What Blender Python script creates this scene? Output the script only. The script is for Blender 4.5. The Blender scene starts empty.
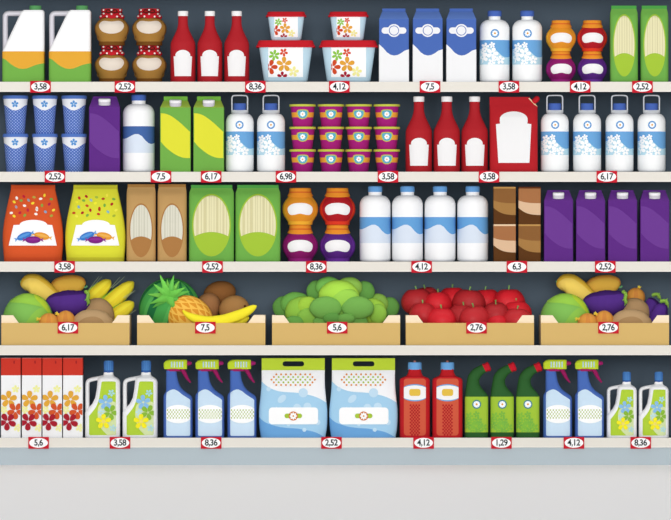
import bpy, bmesh, math, random
from mathutils import Vector, Matrix
S = 0.004                       # metres per drawing unit
PI = math.pi
SC = bpy.context.scene
COL = SC.collection
def X(px): return (px - 335.5) * S
def Z(py): return (465 - py) * S

# ------------------------------------------------------------------ materials
def lin(c):
    c /= 255.0
    return c / 12.92 if c <= 0.04045 else ((c + 0.055) / 1.055) ** 2.4
def rgb(h): return (lin(int(h[0:2], 16)), lin(int(h[2:4], 16)), lin(int(h[4:6], 16)), 1)
MATS = {}
def mat(h, rough=0.75, spec=0.08, pattern=None):
    key = (h, rough, spec, pattern)
    if key in MATS: return MATS[key]
    m = bpy.data.materials.new('surface_' + h)
    m.use_nodes = True
    nt = m.node_tree; N = nt.nodes; L = nt.links
    b = N['Principled BSDF']
    b.inputs['Base Color'].default_value = rgb(h)
    b.inputs['Specular IOR Level'].default_value = spec
    tc = N.new('ShaderNodeTexCoord')
    nz = N.new('ShaderNodeTexNoise'); nz.inputs['Scale'].default_value = 60
    L.new(tc.outputs['Object'], nz.inputs['Vector'])
    mr = N.new('ShaderNodeMapRange')
    mr.inputs['To Min'].default_value = rough - 0.06; mr.inputs['To Max'].default_value = rough + 0.06
    L.new(nz.outputs['Fac'], mr.inputs['Value']); L.new(mr.outputs['Result'], b.inputs['Roughness'])
    if pattern:
        kind, h2, p, q, th = pattern
        sep = N.new('ShaderNodeSeparateXYZ'); L.new(tc.outputs['UV'], sep.inputs[0])
        def M(op, a, c=None):
            n = N.new('ShaderNodeMath'); n.operation = op
            for i, v in enumerate((a, c)):
                if v is None: continue
                if isinstance(v, (int, float)): n.inputs[i].default_value = v
                else: L.new(v, n.inputs[i])
            return n.outputs[0]
        if kind == 'dots':
            s1 = M('SINE', M('MULTIPLY', sep.outputs[0], PI / p)); s2 = M('SINE', M('MULTIPLY', sep.outputs[1], PI / q))
            f = M('GREATER_THAN', M('MULTIPLY', s1, s2), th)
        elif kind == 'diamond':
            a = M('ADD', M('DIVIDE', sep.outputs[0], p), M('DIVIDE', sep.outputs[1], q))
            c = M('SUBTRACT', M('DIVIDE', sep.outputs[0], p), M('DIVIDE', sep.outputs[1], q))
            fa = M('FRACT', a); fc = M('FRACT', c)
            f = M('GREATER_THAN', M('MINIMUM', fa, fc), th)
            f = M('MULTIPLY', f, M('LESS_THAN', M('ADD', fa, fc), 1.45))
        elif kind == 'stripes':
            f = M('GREATER_THAN', M('SINE', M('MULTIPLY', sep.outputs[0], 2 * PI / p)), th)
        mx = N.new('ShaderNodeMix'); mx.data_type = 'RGBA'
        L.new(f, mx.inputs[0]); mx.inputs[6].default_value = rgb(h); mx.inputs[7].default_value = rgb(h2)
        L.new(mx.outputs[2], b.inputs['Base Color'])
    MATS[key] = m
    return m

# ------------------------------------------------------------------ objects
class MB:
    """one mesh under construction, in drawing units"""
    def __init__(s):
        s.bm = bmesh.new(); s.uv = s.bm.loops.layers.uv.new('UVMap'); s.mats = []
    def mi(s, m):
        if isinstance(m, str): m = mat(m)
        if m not in s.mats: s.mats.append(m)
        return s.mats.index(m)
    def build(s, name, parent=None, smooth=40):
        me = bpy.data.meshes.new(name)
        bmesh.ops.scale(s.bm, vec=(S, S, S), verts=s.bm.verts)
        s.bm.to_mesh(me); s.bm.free()
        for m in s.mats: me.materials.append(m)
        if smooth:
            me.shade_smooth()
            me.set_sharp_from_angle(angle=math.radians(smooth))
        o = bpy.data.objects.new(name, me); COL.objects.link(o)
        if parent: o.parent = parent
        return o
def root(name, cat, label='', group=None, loc=(0, 0, 0)):
    o = bpy.data.objects.new(name, None); COL.objects.link(o)
    o.empty_display_size = 0.02
    o['label'] = label; o['category'] = cat
    if group: o['group'] = group
    o.location = loc
    return o
def kids(o): return [c for c in bpy.data.objects if c.parent == o]
def dup(r):
    n = r.copy(); COL.objects.link(n)
    for c in kids(r):
        d = c.copy(); COL.objects.link(d); d.parent = n
        for g in kids(c):
            e = g.copy(); COL.objects.link(e); e.parent = d
    return n
FRONT = 4.0
def place(proto, depth, spots, labels, group, scale=1.0):
    """spots: (px, py of the base).  the first spot takes the prototype itself, the rest are copies"""
    assert len(spots) == len(labels), (proto.name, len(spots), len(labels))
    for i, ((px, py), lab) in enumerate(zip(spots, labels)):
        o = proto if (i == 0 and not proto.get('used')) else dup(proto)
        if o is proto: o['used'] = 1
        o.location = (X(px), (FRONT + depth * scale) * S, Z(py)); o.scale = (scale,) * 3
        o['label'] = lab
        if group: o['group'] = group
def clean_flags():
    for o in bpy.data.objects:
        if 'used' in o: del o['used']
def ords(n):
    return {2: ['left', 'right'],
            3: ['leftmost', 'middle', 'rightmost'],
            4: ['leftmost', 'second from left', 'third from left', 'rightmost']}[n]

# ------------------------------------------------------------------ geometry
def interp(tab, t):
    if t <= tab[0][0]: return tab[0][1]
    for (a, b), (c, d) in zip(tab, tab[1:]):
        if t <= c:
            return b + (d - b) * (t - a) / (c - a) if c > a else d
    return tab[-1][1]
def catmull(pts, n=6, closed=False):
    out = []; L = len(pts)
    rng = range(L) if closed else range(L - 1)
    for i in rng:
        g = (lambda k: pts[k % L]) if closed else (lambda k: pts[min(max(k, 0), L - 1)])
        p0, p1, p2, p3 = g(i - 1), g(i), g(i + 1), g(i + 2)
        for j in range(n):
            t = j / n
            out.append(tuple(0.5 * ((2 * b) + (-a + c) * t + (2 * a - 5 * b + 4 * c - d) * t * t + (-a + 3 * b - 3 * c + d) * t ** 3)
                             for a, b, c, d in zip(p0, p1, p2, p3)))
    if not closed: out.append(tuple(pts[-1]))
    return out
class Body:
    """stack of rounded-rectangle sections: (z, centre x, half width, half depth, corner share)"""
    def __init__(s, st, M=7, F=8):
        s.st = sorted(st, key=lambda a: a[0]) if any(b[0] < a[0] for a, b in zip(st, st[1:])) else st
        s.M = M; s.F = F
    def at(s, z):
        st = s.st
        if z <= st[0][0]: return st[0][1:]
        for a, b in zip(st, st[1:]):
            if z <= b[0]:
                t = (z - a[0]) / (b[0] - a[0]) if b[0] > a[0] else 1
                return tuple(p + (q - p) * t for p, q in zip(a[1:], b[1:]))
        return st[-1][1:]
    def ring(s, z, e=0.0):
        cx, w, d, k = s.at(z); w += e; d += e
        M, F = s.M, s.F; pts = []
        for q in range(4):
            sx = (1, -1, -1, 1)[q]; sy = (1, 1, -1, -1)[q]
            for i in range(M + 1):
                a = PI / 2 * (q + i / M)
                pts.append((cx + sx * w * (1 - k) + k * w * math.cos(a), sy * d * (1 - k) + k * d * math.sin(a)))
            x1, y1 = pts[-1]
            q2 = (q + 1) % 4; sx2 = (1, -1, -1, 1)[q2]; sy2 = (1, 1, -1, -1)[q2]
            a = PI / 2 * (q + 1)
            x2, y2 = cx + sx2 * w * (1 - k) + k * w * math.cos(a), sy2 * d * (1 - k) + k * d * math.sin(a)
            for i in range(1, F): pts.append((x1 + (x2 - x1) * i / F, y1 + (y2 - y1) * i / F))
        return pts
    def surf(s, x, z):
        cx, w, d, k = s.at(z); k = max(k, 1e-3)
        ax = abs(x - cx)
        if ax <= w * (1 - k): return -d
        t = min(1.0, (ax - w * (1 - k)) / (k * w))
        return -(d * (1 - k) + k * d * math.sqrt(max(0, 1 - t * t)))
    def loft(s, mb, m, cap=True):
        mi = mb.mi(m); rows = []
        for stt in s.st:
            z = stt[0]
            save = s.at; cur = stt[1:]
            s.at = lambda zz, c=cur: c
            r = s.ring(z); s.at = save
            rows.append([mb.bm.verts.new((x, y, z)) for x, y in r])
        n = len(rows[0])
        arc = [0]
        rr = [(v.co.x, v.co.y) for v in rows[len(rows) // 2]]
        for i in range(n):
            a, b = rr[i], rr[(i + 1) % n]; arc.append(arc[-1] + math.hypot(a[0] - b[0], a[1] - b[1]))
        for A, B in zip(rows, rows[1:]):
            for i in range(n):
                j = (i + 1) % n
                f = mb.bm.faces.new((A[i], A[j], B[j], B[i])); f.material_index = mi
                for lp, (u, v) in zip(f.loops, ((arc[i], A[0].co.z), (arc[i + 1], A[0].co.z), (arc[i + 1], B[0].co.z), (arc[i], B[0].co.z))):
                    lp[mb.uv].uv = (u, v)
        if cap:
            f = mb.bm.faces.new(list(reversed(rows[0]))); f.material_index = mi
            f = mb.bm.faces.new(rows[-1]); f.material_index = mi
        bmesh.ops.remove_doubles(mb.bm, verts=mb.bm.verts, dist=1e-4)
        return mb
    def sleeve(s, mb, m, zt, zb, e=0.12, R=6):
        """a printed band all the way round; zt, zb are heights as functions of u = -1..1 across the front"""
        mi = mb.mi(m)
        ft = zt if callable(zt) else (lambda u: zt)
        fb = zb if callable(zb) else (lambda u: zb)
        base = s.ring((ft(0) + fb(0)) / 2); cx, w = s.at((ft(0) + fb(0)) / 2)[:2]
        us = [max(-1, min(1, (x - cx) / w)) for x, y in base]; n = len(us)
        rows = []
        for r in range(R + 1):
            row = []
            for i, u in enumerate(us):
                z = fb(u) + (ft(u) - fb(u)) * r / R
                p = s.ring(z, e)[i] if callable(zt) or callable(zb) or i == 0 else None
                row.append((z, p))
            if not (callable(zt) or callable(zb)):
                ring = s.ring(row[0][0], e); row = [(row[0][0], p) for p in ring]
            rows.append([mb.bm.verts.new((p[0], p[1], z)) for z, p in row])
        arc = [0]
        for i in range(n):
            a, b = base[i], base[(i + 1) % n]; arc.append(arc[-1] + math.hypot(a[0] - b[0], a[1] - b[1]))
        for A, B in zip(rows, rows[1:]):
            for i in range(n):
                j = (i + 1) % n
                f = mb.bm.faces.new((A[i], A[j], B[j], B[i])); f.material_index = mi
                for lp, (u, v) in zip(f.loops, ((arc[i], A[i].co.z), (arc[i + 1], A[j].co.z), (arc[i + 1], B[j].co.z), (arc[i], B[i].co.z))):
                    lp[mb.uv].uv = (u, v)
        bmesh.ops.remove_doubles(mb.bm, verts=mb.bm.verts, dist=1e-4)
        return mb
def prof(pts, dr=1.0, k=1.0, cx=0.0):
    """round profile (z, half width)"""
    return Body([(z, cx, w, w * dr, k) for z, w in pts])
def silh(Lt, Rt, dt, k=0.5, zs=None):
    """body between a left and a right outline, tables of (z, x)"""
    zz = sorted(set([z for z, _ in Lt] + [z for z, _ in Rt] + [z for z, _ in dt]))
    st = []
    for z in zz:
        l, r, d = interp(Lt, z), interp(Rt, z), interp(dt, z)
        st.append((z, (l + r) / 2, (r - l) / 2, d, k))
    return Body(st)
def decal(mb, poly, body, m, e=0.25, clip=None, step=1.6):
    """a printed shape laid on a body's front surface; clip = (x0, x1, z0, z1)"""
    mi = mb.mi(m)
    t = bmesh.new()
    t.faces.new([t.verts.new((x, 0, z)) for x, z in poly])
    def cut(co, no, clear=False):
        g = t.verts[:] + t.edges[:] + t.faces[:]
        if t.faces: bmesh.ops.bisect_plane(t, geom=g, dist=1e-5, plane_co=co, plane_no=no, clear_outer=clear)
    if clip:
        x0, x1, z0, z1 = clip
        if x0 is not None: cut((x0, 0, 0), (-1, 0, 0), True)
        if x1 is not None: cut((x1, 0, 0), (1, 0, 0), True)
        if z0 is not None: cut((0, 0, z0), (0, 0, -1), True)
        if z1 is not None: cut((0, 0, z1), (0, 0, 1), True)
    if not t.faces: t.free(); return
    if body:
        xs = [v.co.x for v in t.verts]; zs = [v.co.z for v in t.verts]
        x = math.floor(min(xs) / step) * step + step
        while x < max(xs): cut((x, 0, 0), (1, 0, 0)); x += step
        st2 = step * 1.5
        z = math.floor(min(zs) / st2) * st2 + st2
        while z < max(zs): cut((0, 0, z), (0, 0, 1)); z += st2
        for b_ in body.st:
            if min(zs) < b_[0] < max(zs): cut((0, 0, b_[0]), (0, 0, 1))
    bmesh.ops.triangulate(t, faces=t.faces[:])
    mp = {}
    for v in t.verts:
        y = (body.surf(v.co.x, v.co.z) if body else 0) - e
        mp[v] = mb.bm.verts.new((v.co.x, y, v.co.z))
    for f in t.faces:
        try:
            nf = mb.bm.faces.new([mp[v] for v in f.verts]); nf.material_index = mi
            for lp in nf.loops: lp[mb.uv].uv = (lp.vert.co.x, lp.vert.co.z)
            nf.normal_update()
            if nf.normal.y > 0: nf.normal_flip()
        except ValueError: pass
    t.free()
def ellipse(cx, cz, rx, rz=None, rot=0, n=28):
    rz = rx if rz is None else rz; c, s = math.cos(rot), math.sin(rot)
    return [(cx + rx * math.cos(a) * c - rz * math.sin(a) * s, cz + rx * math.cos(a) * s + rz * math.sin(a) * c)
            for a in [2 * PI * i / n for i in range(n)]]
def rrect(x0, x1, z0, z1, r, n=5):
    out = []
    for cx, cz, a0 in ((x1 - r, z1 - r, 0), (x0 + r, z1 - r, 90), (x0 + r, z0 + r, 180), (x1 - r, z0 + r, 270)):
        for i in range(n + 1):
            a = math.radians(a0 + 90 * i / n); out.append((cx + r * math.cos(a), cz + r * math.sin(a)))
    return out
def petals(cx, cz, r, n=5, rot=90, fat=0.42, skip=()):
    out = []
    for k in range(n):
        if k in skip: continue
        a = math.radians(rot + 360 / n * k); c, s = math.cos(a), math.sin(a); p = []
        for i in range(14):
            t = 2 * PI * i / 14
            u = r * (0.56 - 0.44 * math.cos(t)); v = r * fat * .84 * math.sin(t) * (0.5 + 0.5 * (u / r))
            p.append((cx + u * c - v * s, cz + u * s + v * c))
        out.append(p)
    return out
def flower(mb, body, cx, cz, r, m, n=5, rot=90, fat=0.42, skip=(), clip=None, e=0.4):
    for i, p in enumerate(petals(cx, cz, r, n, rot, fat, skip)):
        decal(mb, p, body, m, e + 0.012 * i, clip, step=3)
def sweep(mb, path, rad, m, n=16, ky=1.0, matfn=None, caps=True):
    """tube along a path in the x-z plane (y may vary); matfn(t, angle) picks the surface"""
    P = [Vector(p) for p in path]; rows = []; Y = Vector((0, 1, 0)); L = len(P)
    arc = [0]
    for a, b in zip(P, P[1:]): arc.append(arc[-1] + (b - a).length)
    for i, p in enumerate(P):
        T = (P[min(i + 1, L - 1)] - P[max(i - 1, 0)]).normalized()
        Nn = T.cross(Y); Nn = Nn.normalized() if Nn.length > 1e-4 else Vector((0, 0, 1))
        Bn = Nn.cross(T).normalized()
        r = rad[i]
        rows.append([mb.bm.verts.new(p + Nn * (r * math.cos(a)) + Bn * (r * ky * math.sin(a))) for a in [2 * PI * j / n for j in range(n)]])
    for i in range(L - 1):
        for j in range(n):
            k = (j + 1) % n
            f = mb.bm.faces.new((rows[i][j], rows[i][k], rows[i + 1][k], rows[i + 1][j]))
            mm = matfn(i / (L - 1), 360 * (j + .5) / n) if matfn else m
            f.material_index = mb.mi(mm)
            R = max(rad)
            for lp, (u, v) in zip(f.loops, ((j, arc[i]), (j + 1, arc[i]), (j + 1, arc[i + 1]), (j, arc[i + 1]))):
                lp[mb.uv].uv = (u * 2 * PI * R / n, v)
    if caps:
        for r, rv in ((rows[0], True), (rows[-1], False)):
            try:
                f = mb.bm.faces.new(list(reversed(r)) if rv else r); f.material_index = mb.mi(matfn(0 if rv else 1, 0) if matfn else m)
            except ValueError: pass
    bmesh.ops.recalc_face_normals(mb.bm, faces=mb.bm.faces[:])
def ell(mb, c, r, m, rot=0, tilt=0, u=24, v=16, matfn=None):
    Mx = Matrix.Translation(c) @ Matrix.Rotation(math.radians(rot), 4, 'Y') @ Matrix.Rotation(math.radians(tilt), 4, 'X') @ Matrix.Diagonal((*r, 1))
    before = set(mb.bm.faces)
    bmesh.ops.create_uvsphere(mb.bm, u_segments=u, v_segments=v, radius=1)
    new = [f for f in mb.bm.faces if f not in before]
    vs = set()
    for f in new:
        if matfn:
            cc = f.calc_center_median(); f.material_index = mb.mi(matfn(math.degrees(math.atan2(cc.y, cc.x)) % 360, cc.z))
        else: f.material_index = mb.mi(m)
        vs.update(f.verts)
    for q in vs: q.co = Mx @ q.co
def box(mb, x0, x1, y0, y1, z0, z1, m, bev=0):
    before = set(mb.bm.faces)
    r = bmesh.ops.create_cube(mb.bm, size=1)
    for q in r['verts']:
        q.co = Vector(((x0 + x1) / 2 + q.co.x * (x1 - x0), (y0 + y1) / 2 + q.co.y * (y1 - y0), (z0 + z1) / 2 + q.co.z * (z1 - z0)))
    if bev:
        bmesh.ops.bevel(mb.bm, geom=list({e for v in r['verts'] for e in v.link_edges}), offset=bev, segments=2, affect='EDGES', profile=0.5)
    mi = mb.mi(m)
    for f in mb.bm.faces:
        if f not in before: f.material_index = mi
def prism(mb, outer, y0, y1, m, holes=()):
    """extruded outline with real holes, drawn by the curve filler"""
    cu = bpy.data.curves.new('outline', 'CURVE'); cu.dimensions = '2D'; cu.fill_mode = 'BOTH'
    cu.extrude = (y1 - y0) / 2
    for poly in [outer] + list(holes):
        sp = cu.splines.new('POLY'); sp.points.add(len(poly) - 1); sp.use_cyclic_u = True
        for pt, (x, z) in zip(sp.points, poly): pt.co = (x, z, 0, 1)
    ob = bpy.data.objects.new('outline', cu); COL.objects.link(ob)
    dg = bpy.context.evaluated_depsgraph_get(); me = bpy.data.meshes.new_from_object(ob.evaluated_get(dg))
    bpy.data.objects.remove(ob); bpy.data.curves.remove(cu)
    mi = mb.mi(m); vs = [mb.bm.verts.new((v.co.x, (y0 + y1) / 2 - v.co.z, v.co.y)) for v in me.vertices]
    for p in me.polygons:
        try: f = mb.bm.faces.new([vs[i] for i in p.vertices]); f.material_index = mi
        except ValueError: pass
    bmesh.ops.remove_doubles(mb.bm, verts=vs, dist=1e-4)
    bmesh.ops.recalc_face_normals(mb.bm, faces=mb.bm.faces[:])
    bpy.data.meshes.remove(me)
def cyl(mb, cx, z0, z1, r0, r1, m, cy=0, bev=0.4, dr=1.0):
    b = Body([(z0, cx, r0, r0 * dr, 1), (z1 - bev, cx, r1, r1 * dr, 1), (z1, cx, r1 - bev, (r1 - bev) * dr, 1)])
    s0 = set(mb.bm.verts); b.loft(mb, m)
    for v in mb.bm.verts:
        if v not in s0: v.co.y += cy
def wave(*pts):
    c = catmull(pts, 8)
    return lambda u: interp(c, u)

# ================================================================== the place
floor = MB(); box(floor, -1700, 1700, -6000, 140, -10, 0, mat('F0EFEF', .6))
f = floor.build('floor', smooth=0); f['kind'] = 'structure'
wl = MB(); box(wl, -1700, 1700, 112, 130, 0, 800, 'CFCFCB')
w = wl.build('wall_back', smooth=0); w['kind'] = 'structure'

DARK = '5A6875'; RAIL = 'E7E2D8'
unit = root('shelving_unit', 'shelf', 'long dark shop shelving with cream shelf edges and grey kick plate')
UX0, UX1 = -40, 711
def wb(mb, px0, px1, y0, y1, py1, py0, m, bev=0): box(mb, px0 - 335.5, px1 - 335.5, y0, y1, 465 - py1, 465 - py0, m, bev)
b = MB(); wb(b, UX0, UX1, 99, 103, 447, -40, DARK); b.build('back_panel', unit, 0)
for px in (UX0 - 3, UX1):
    b = MB(); wb(b, px, px + 3, 0, 103, 447, -40, 'B9BEC2', .4); b.build('side_panel', unit, 0)
b = MB(); wb(b, UX0 - 3, UX1 + 3, 1.2, 103, 465, 447.6, 'B8C4CA'); b.build('kick_plate', unit, 0)
RT = {0: -22, 1: 81.8, 2: 171.8, 3: 261.6, 4: 345.3, 5: 437.8}
RB = {0: -12, 1: 91.8, 2: 181.8, 3: 271.7, 4: 355.1, 5: 447.5}
for i in range(6):  # topmost shelf is out of view, added to even the light on the back panel
    b = MB(); wb(b, UX0, UX1, 1.6, 99, RT[i] + 4, RT[i], DARK); d = b.build('shelf_deck', unit, 0)
    b = MB(); wb(b, UX0, UX1, 0, 1.6, RB[i], RT[i], RAIL)
    wb(b, UX0, UX1, -.25, .2, RB[i], RB[i] - .9, 'F4F0E8'); b.build('price_rail', d, 0)['label'] = 'cream edge strip'  # paler bottom lip: its thin highlight is painted into the colour

# price tags ------------------------------------------------------------------
def tag(px, py, txt, label, group, yy=0.0):
    r = root('price_tag', 'price tag', label, group, (X(px), yy * S - 0.0002, Z(py)))
    b = MB(); box(b, -10.3, 10.3, -1.0, -.05, -5.9, 5.9, mat('C81F30'), .12); b.build('tag_card', r, 0)
    b = MB(); prism(b, ellipse(0, 0, 9.3, 4.9, n=40), -1.2, -.9, 'FFFFFF'); b.build('oval_panel', r, 0)
    cu = bpy.data.curves.new('digits', 'FONT'); cu.body = txt; cu.size = 8.6; cu.align_x = 'CENTER'; cu.align_y = 'CENTER'
    cu.offset = 0.17; cu.extrude = 0.06; cu.space_character = 0.93
    ob = bpy.data.objects.new('digits', cu); COL.objects.link(ob)
    dg = bpy.context.evaluated_depsgraph_get(); me = bpy.data.meshes.new_from_object(ob.evaluated_get(dg))
    bpy.data.objects.remove(ob); bpy.data.curves.remove(cu)
    for v in me.vertices: v.co = Vector((v.co.x * S * .92, (-1.3 - v.co.z) * S, v.co.y * S))
    me.materials.clear(); me.materials.append(mat('20282C')); me.name = 'price_digits'
    o = bpy.data.objects.new('price_digits', me); COL.objects.link(o); o.parent = r
TG = 'red and white price tags on the shelf edges'
for rowy, rn, lst in (
    (86.8, 'top shelf edge', [(40.5, '3,58', 'under the two white handled jugs'), (124.9, '2,52', 'under the brown jars with cloth caps'), (255.4, '8,36', 'beside the left stack of red-lidded tubs'),
            (339.3, '4,12', 'under the right stack of red-lidded tubs'), (430, '7,5', 'under the blue and white cartons'), (508.9, '3,58', 'under the two flowered white bottles'),
            (580.2, '4,12', 'under the small coloured jam jars'), (642.4, '2,52', 'under the narrow green pasta bags')]),
    (176.7, 'second shelf edge', [(55, '2,52', 'under the blue cups'), (161, '7,5', 'left of the green and yellow cartons'), (211.2, '6,17', 'under the right green and yellow carton'), (286, '6,98', 'left of the magenta cups'),
            (388, '3,58', 'under the rightmost magenta cups'), (489, '3,58', 'under the left edge of the red pouch'), (606.8, '6,17', 'under the four bottles with carry handles')]),
    (266.8, 'third shelf edge', [(64.6, '3,58', 'between the orange and yellow sweet bags'), (212.5, '2,52', 'under the wide green pasta bag'), (316.3, '8,36', 'under the large coloured jam jars'), (421.6, '4,12', 'under the white bottles with blue waves'),
            (516.9, '6,3', 'under the brown packets'), (605.3, '2,52', 'under the purple cartons')]),
    (442.8, 'bottom shelf edge', [(38.6, '5,6', 'under the white boxes with red tops'), (120, '3,58', 'under the larger pair of detergent jugs'), (211.2, '8,36', 'under the trio of blue spray bottles'), (331.5, '2,52', 'between the two washing powder bags'),
            (423.6, '4,12', 'under the red bottles with blue caps'), (501.4, '1,29', 'under the green curved-neck bottles'), (573.9, '4,12', 'under the pair of blue spray bottles'), (640.7, '8,36', 'under the smaller pair of detergent jugs')])):
    for px, t, where in lst:
        tag(px, rowy, t, 'red tag reading %s %s' % (t, where), TG)

# ================================================================== products
# --- white handled jug
def milk_jug():
    r = root('juice_jug', 'jug')
    body = silh([(0, -20.9), (30.5, -20.9), (32, -20.3), (70, -2.2), (72, 0)], [(0, 20.9), (70.5, 20.9), (72, 19.8)],
                [(0, 16), (70, 16), (72, 14.5)], .22)
    m = MB(); body.loft(m, 'FCFCFC'); m.build('jug_body', r)
    m = MB(); sweep(m, catmull([(-18.4, 0, 31), (-18.5, 0, 48), (-18.5, 0, 64), (-18, 0, 67.4), (-15.5, 0, 68.9), (-8, 0, 69), (-1, 0, 69.2)], 4),
                    [2.7] * 25, 'E6E3EA', ky=2.2); m.build('handle', r)
    w = wave((-1, 24), (-.8, 21.8), (-.5, 16.5), (-.15, 13.2), (.2, 13.6), (.6, 17), (1, 18.8))
    m = MB(); body.sleeve(m, 'E6A93A', 30.6, w); body.sleeve(m, '75B04B', w, 0.02); m.build('printed_band', r)
    m = MB(); cyl(m, 11.7, 72, 76.8, 6, 6, '5FA565'); m.build('cap', r)
    return r
place(milk_jug(), 16, [(22.9, 81.8), (69.6, 81.8)], ['leftmost white handled jug with orange and green band on top shelf', 'white handled jug with green cap standing just left of the brown jars'], 'white handled jugs on the top shelf')

# --- brown jar under a polka dot cloth
def cloth_jar():
    r = root('honey_jar', 'jar')
    body = prof(catmull([(0, 12.7), (3.5, 12.8), (8, 14.4), (13, 16.6), (17.5, 17.3), (21, 16.4), (25, 13.2), (28, 10), (30, 9.4)], 5))
    m = MB(); body.loft(m, '8A6030'); m.build('glass_body', r)
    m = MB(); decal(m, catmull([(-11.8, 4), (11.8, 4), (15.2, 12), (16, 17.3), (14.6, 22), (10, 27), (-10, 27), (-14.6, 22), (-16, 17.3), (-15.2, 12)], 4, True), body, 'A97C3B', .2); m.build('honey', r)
    m = MB(); body.sleeve(m, '74491C', 3.7, .05, .25, 2); m.build('foot_ring', r)
    lab = catmull([(-8, 24.3), (0, 23.6), (8, 24.3), (11.8, 21.8), (12.3, 18), (9.5, 14), (5, 12), (0, 11.4), (-5, 12), (-9.5, 14), (-12.3, 18), (-11.8, 21.8)], 5, True)
    m = MB(); decal(m, lab, body, 'E7DACB', .45); m.build('paper_label', r)
    cl = Body([(27.4, 0, 12.9, 12.9, 1), (29.5, 0, 12.6, 12.6, 1), (31.6, 0, 10.4, 10.4, 1), (33, 0, 10.2, 10.2, 1), (36, 0, 10.8, 10.8, 1), (36.8, 0, 10, 10, 1)])
    m = MB(); cl.loft(m, 'C2202B')
    for v in m.bm.verts:
        if v.co.z < 28:
            a = math.atan2(v.co.y, v.co.x); v.co.z += 0.9 * math.sin(6 * a + 1.5)
    c = m.build('cloth_cover', r)
    m = MB()
    for x, z in ((-8.2, 35.4), (8.6, 35.4), (-8, 31.8), (8.8, 31.4), (0, 31.2), (-4.6, 28.8), (5.6, 28.7), (0, 35.4), (-11, 29.2), (10.6, 29.4)):
        decal(m, ellipse(x, z, .95, n=12), cl, 'F6E9E4', .3)
    m.build('dot_print', c, 0)
    m = MB()
    sweep(m, catmull([(0, -11, 33.5), (-3.4, -11.2, 35.6), (-5.6, -10.6, 33.8), (-3, -11.2, 32.4), (0, -11, 33.4)], 4), [.6] * 17, '5E1E17', 6)
    sweep(m, catmull([(0, -11, 33.5), (3.4, -11.2, 35.6), (5.6, -10.6, 33.8), (3, -11.2, 32.4), (0, -11, 33.4)], 4), [.6] * 17, '5E1E17', 6)
    sweep(m, [(10.4 * math.cos(a), 10.4 * math.sin(a), 33) for a in [2 * PI * i / 24 for i in range(25)]], [.45] * 25, '7A1A1C', 6)
    ell(m, (0, -11.2, 33.4), (1.1, .9, 1.1), '5E1E17', u=10, v=8)
    m.build('ribbon', r)
    return r
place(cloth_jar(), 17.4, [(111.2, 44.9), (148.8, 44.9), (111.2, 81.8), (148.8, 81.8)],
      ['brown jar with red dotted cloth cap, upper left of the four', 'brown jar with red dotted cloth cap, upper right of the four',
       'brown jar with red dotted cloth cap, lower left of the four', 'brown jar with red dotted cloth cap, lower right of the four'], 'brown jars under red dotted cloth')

# --- ketchup bottle
def ketchup():
    r = root('ketchup_bottle', 'bottle')
    p = [(0, 12.2), (.6, 12.5)] + catmull([(36, 12.5), (39.5, 12.1), (43.5, 10.4), (48, 8.2), (52, 6.4), (57, 5.1), (61, 4.8)], 5) + [(67, 4.7)]
    body = Body([(z, 0, w, w * .8, .9) for z, w in p])
    m = MB(); body.loft(m, mat('AF222A', .6)); m.build('bottle_body', r)
    m = MB(); cyl(m, 0, 66.2, 71.2, 5.2, 5.2, 'F7F5F5', dr=.95); m.build('cap', r)
    lab = [(-8.2, 5.8), (8.2, 5.8), (9.2, 25.6), (7.2, 25.8)] + [(7.5 * math.cos(a), 26.6 + 5.4 * math.sin(a)) for a in [PI * i / 16 for i in range(17)]] + [(-7.2, 25.8), (-9.2, 25.6)]
    m = MB(); decal(m, lab, body, 'F2F0F0'); m.build('blank_label', r)
    return r
kp = ketchup()
place(kp, 10, [(182.7, 81.8), (209.6, 81.8), (236.5, 81.8)], ['red ketchup bottle on top shelf right beside the brown jars', 'middle red ketchup bottle of the three on the top shelf', 'red ketchup bottle on top shelf next to the stacked tubs'], 'red ketchup bottles on the top shelf')
place(kp, 10, [(419, 171.8), (447, 171.8), (474.9, 171.8)], ['red ketchup bottle on second shelf beside the magenta cups', 'middle red ketchup bottle of the three on the second shelf', 'red ketchup bottle on second shelf beside the red pouch'], 'red ketchup bottles on the second shelf', 1.062)

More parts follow.
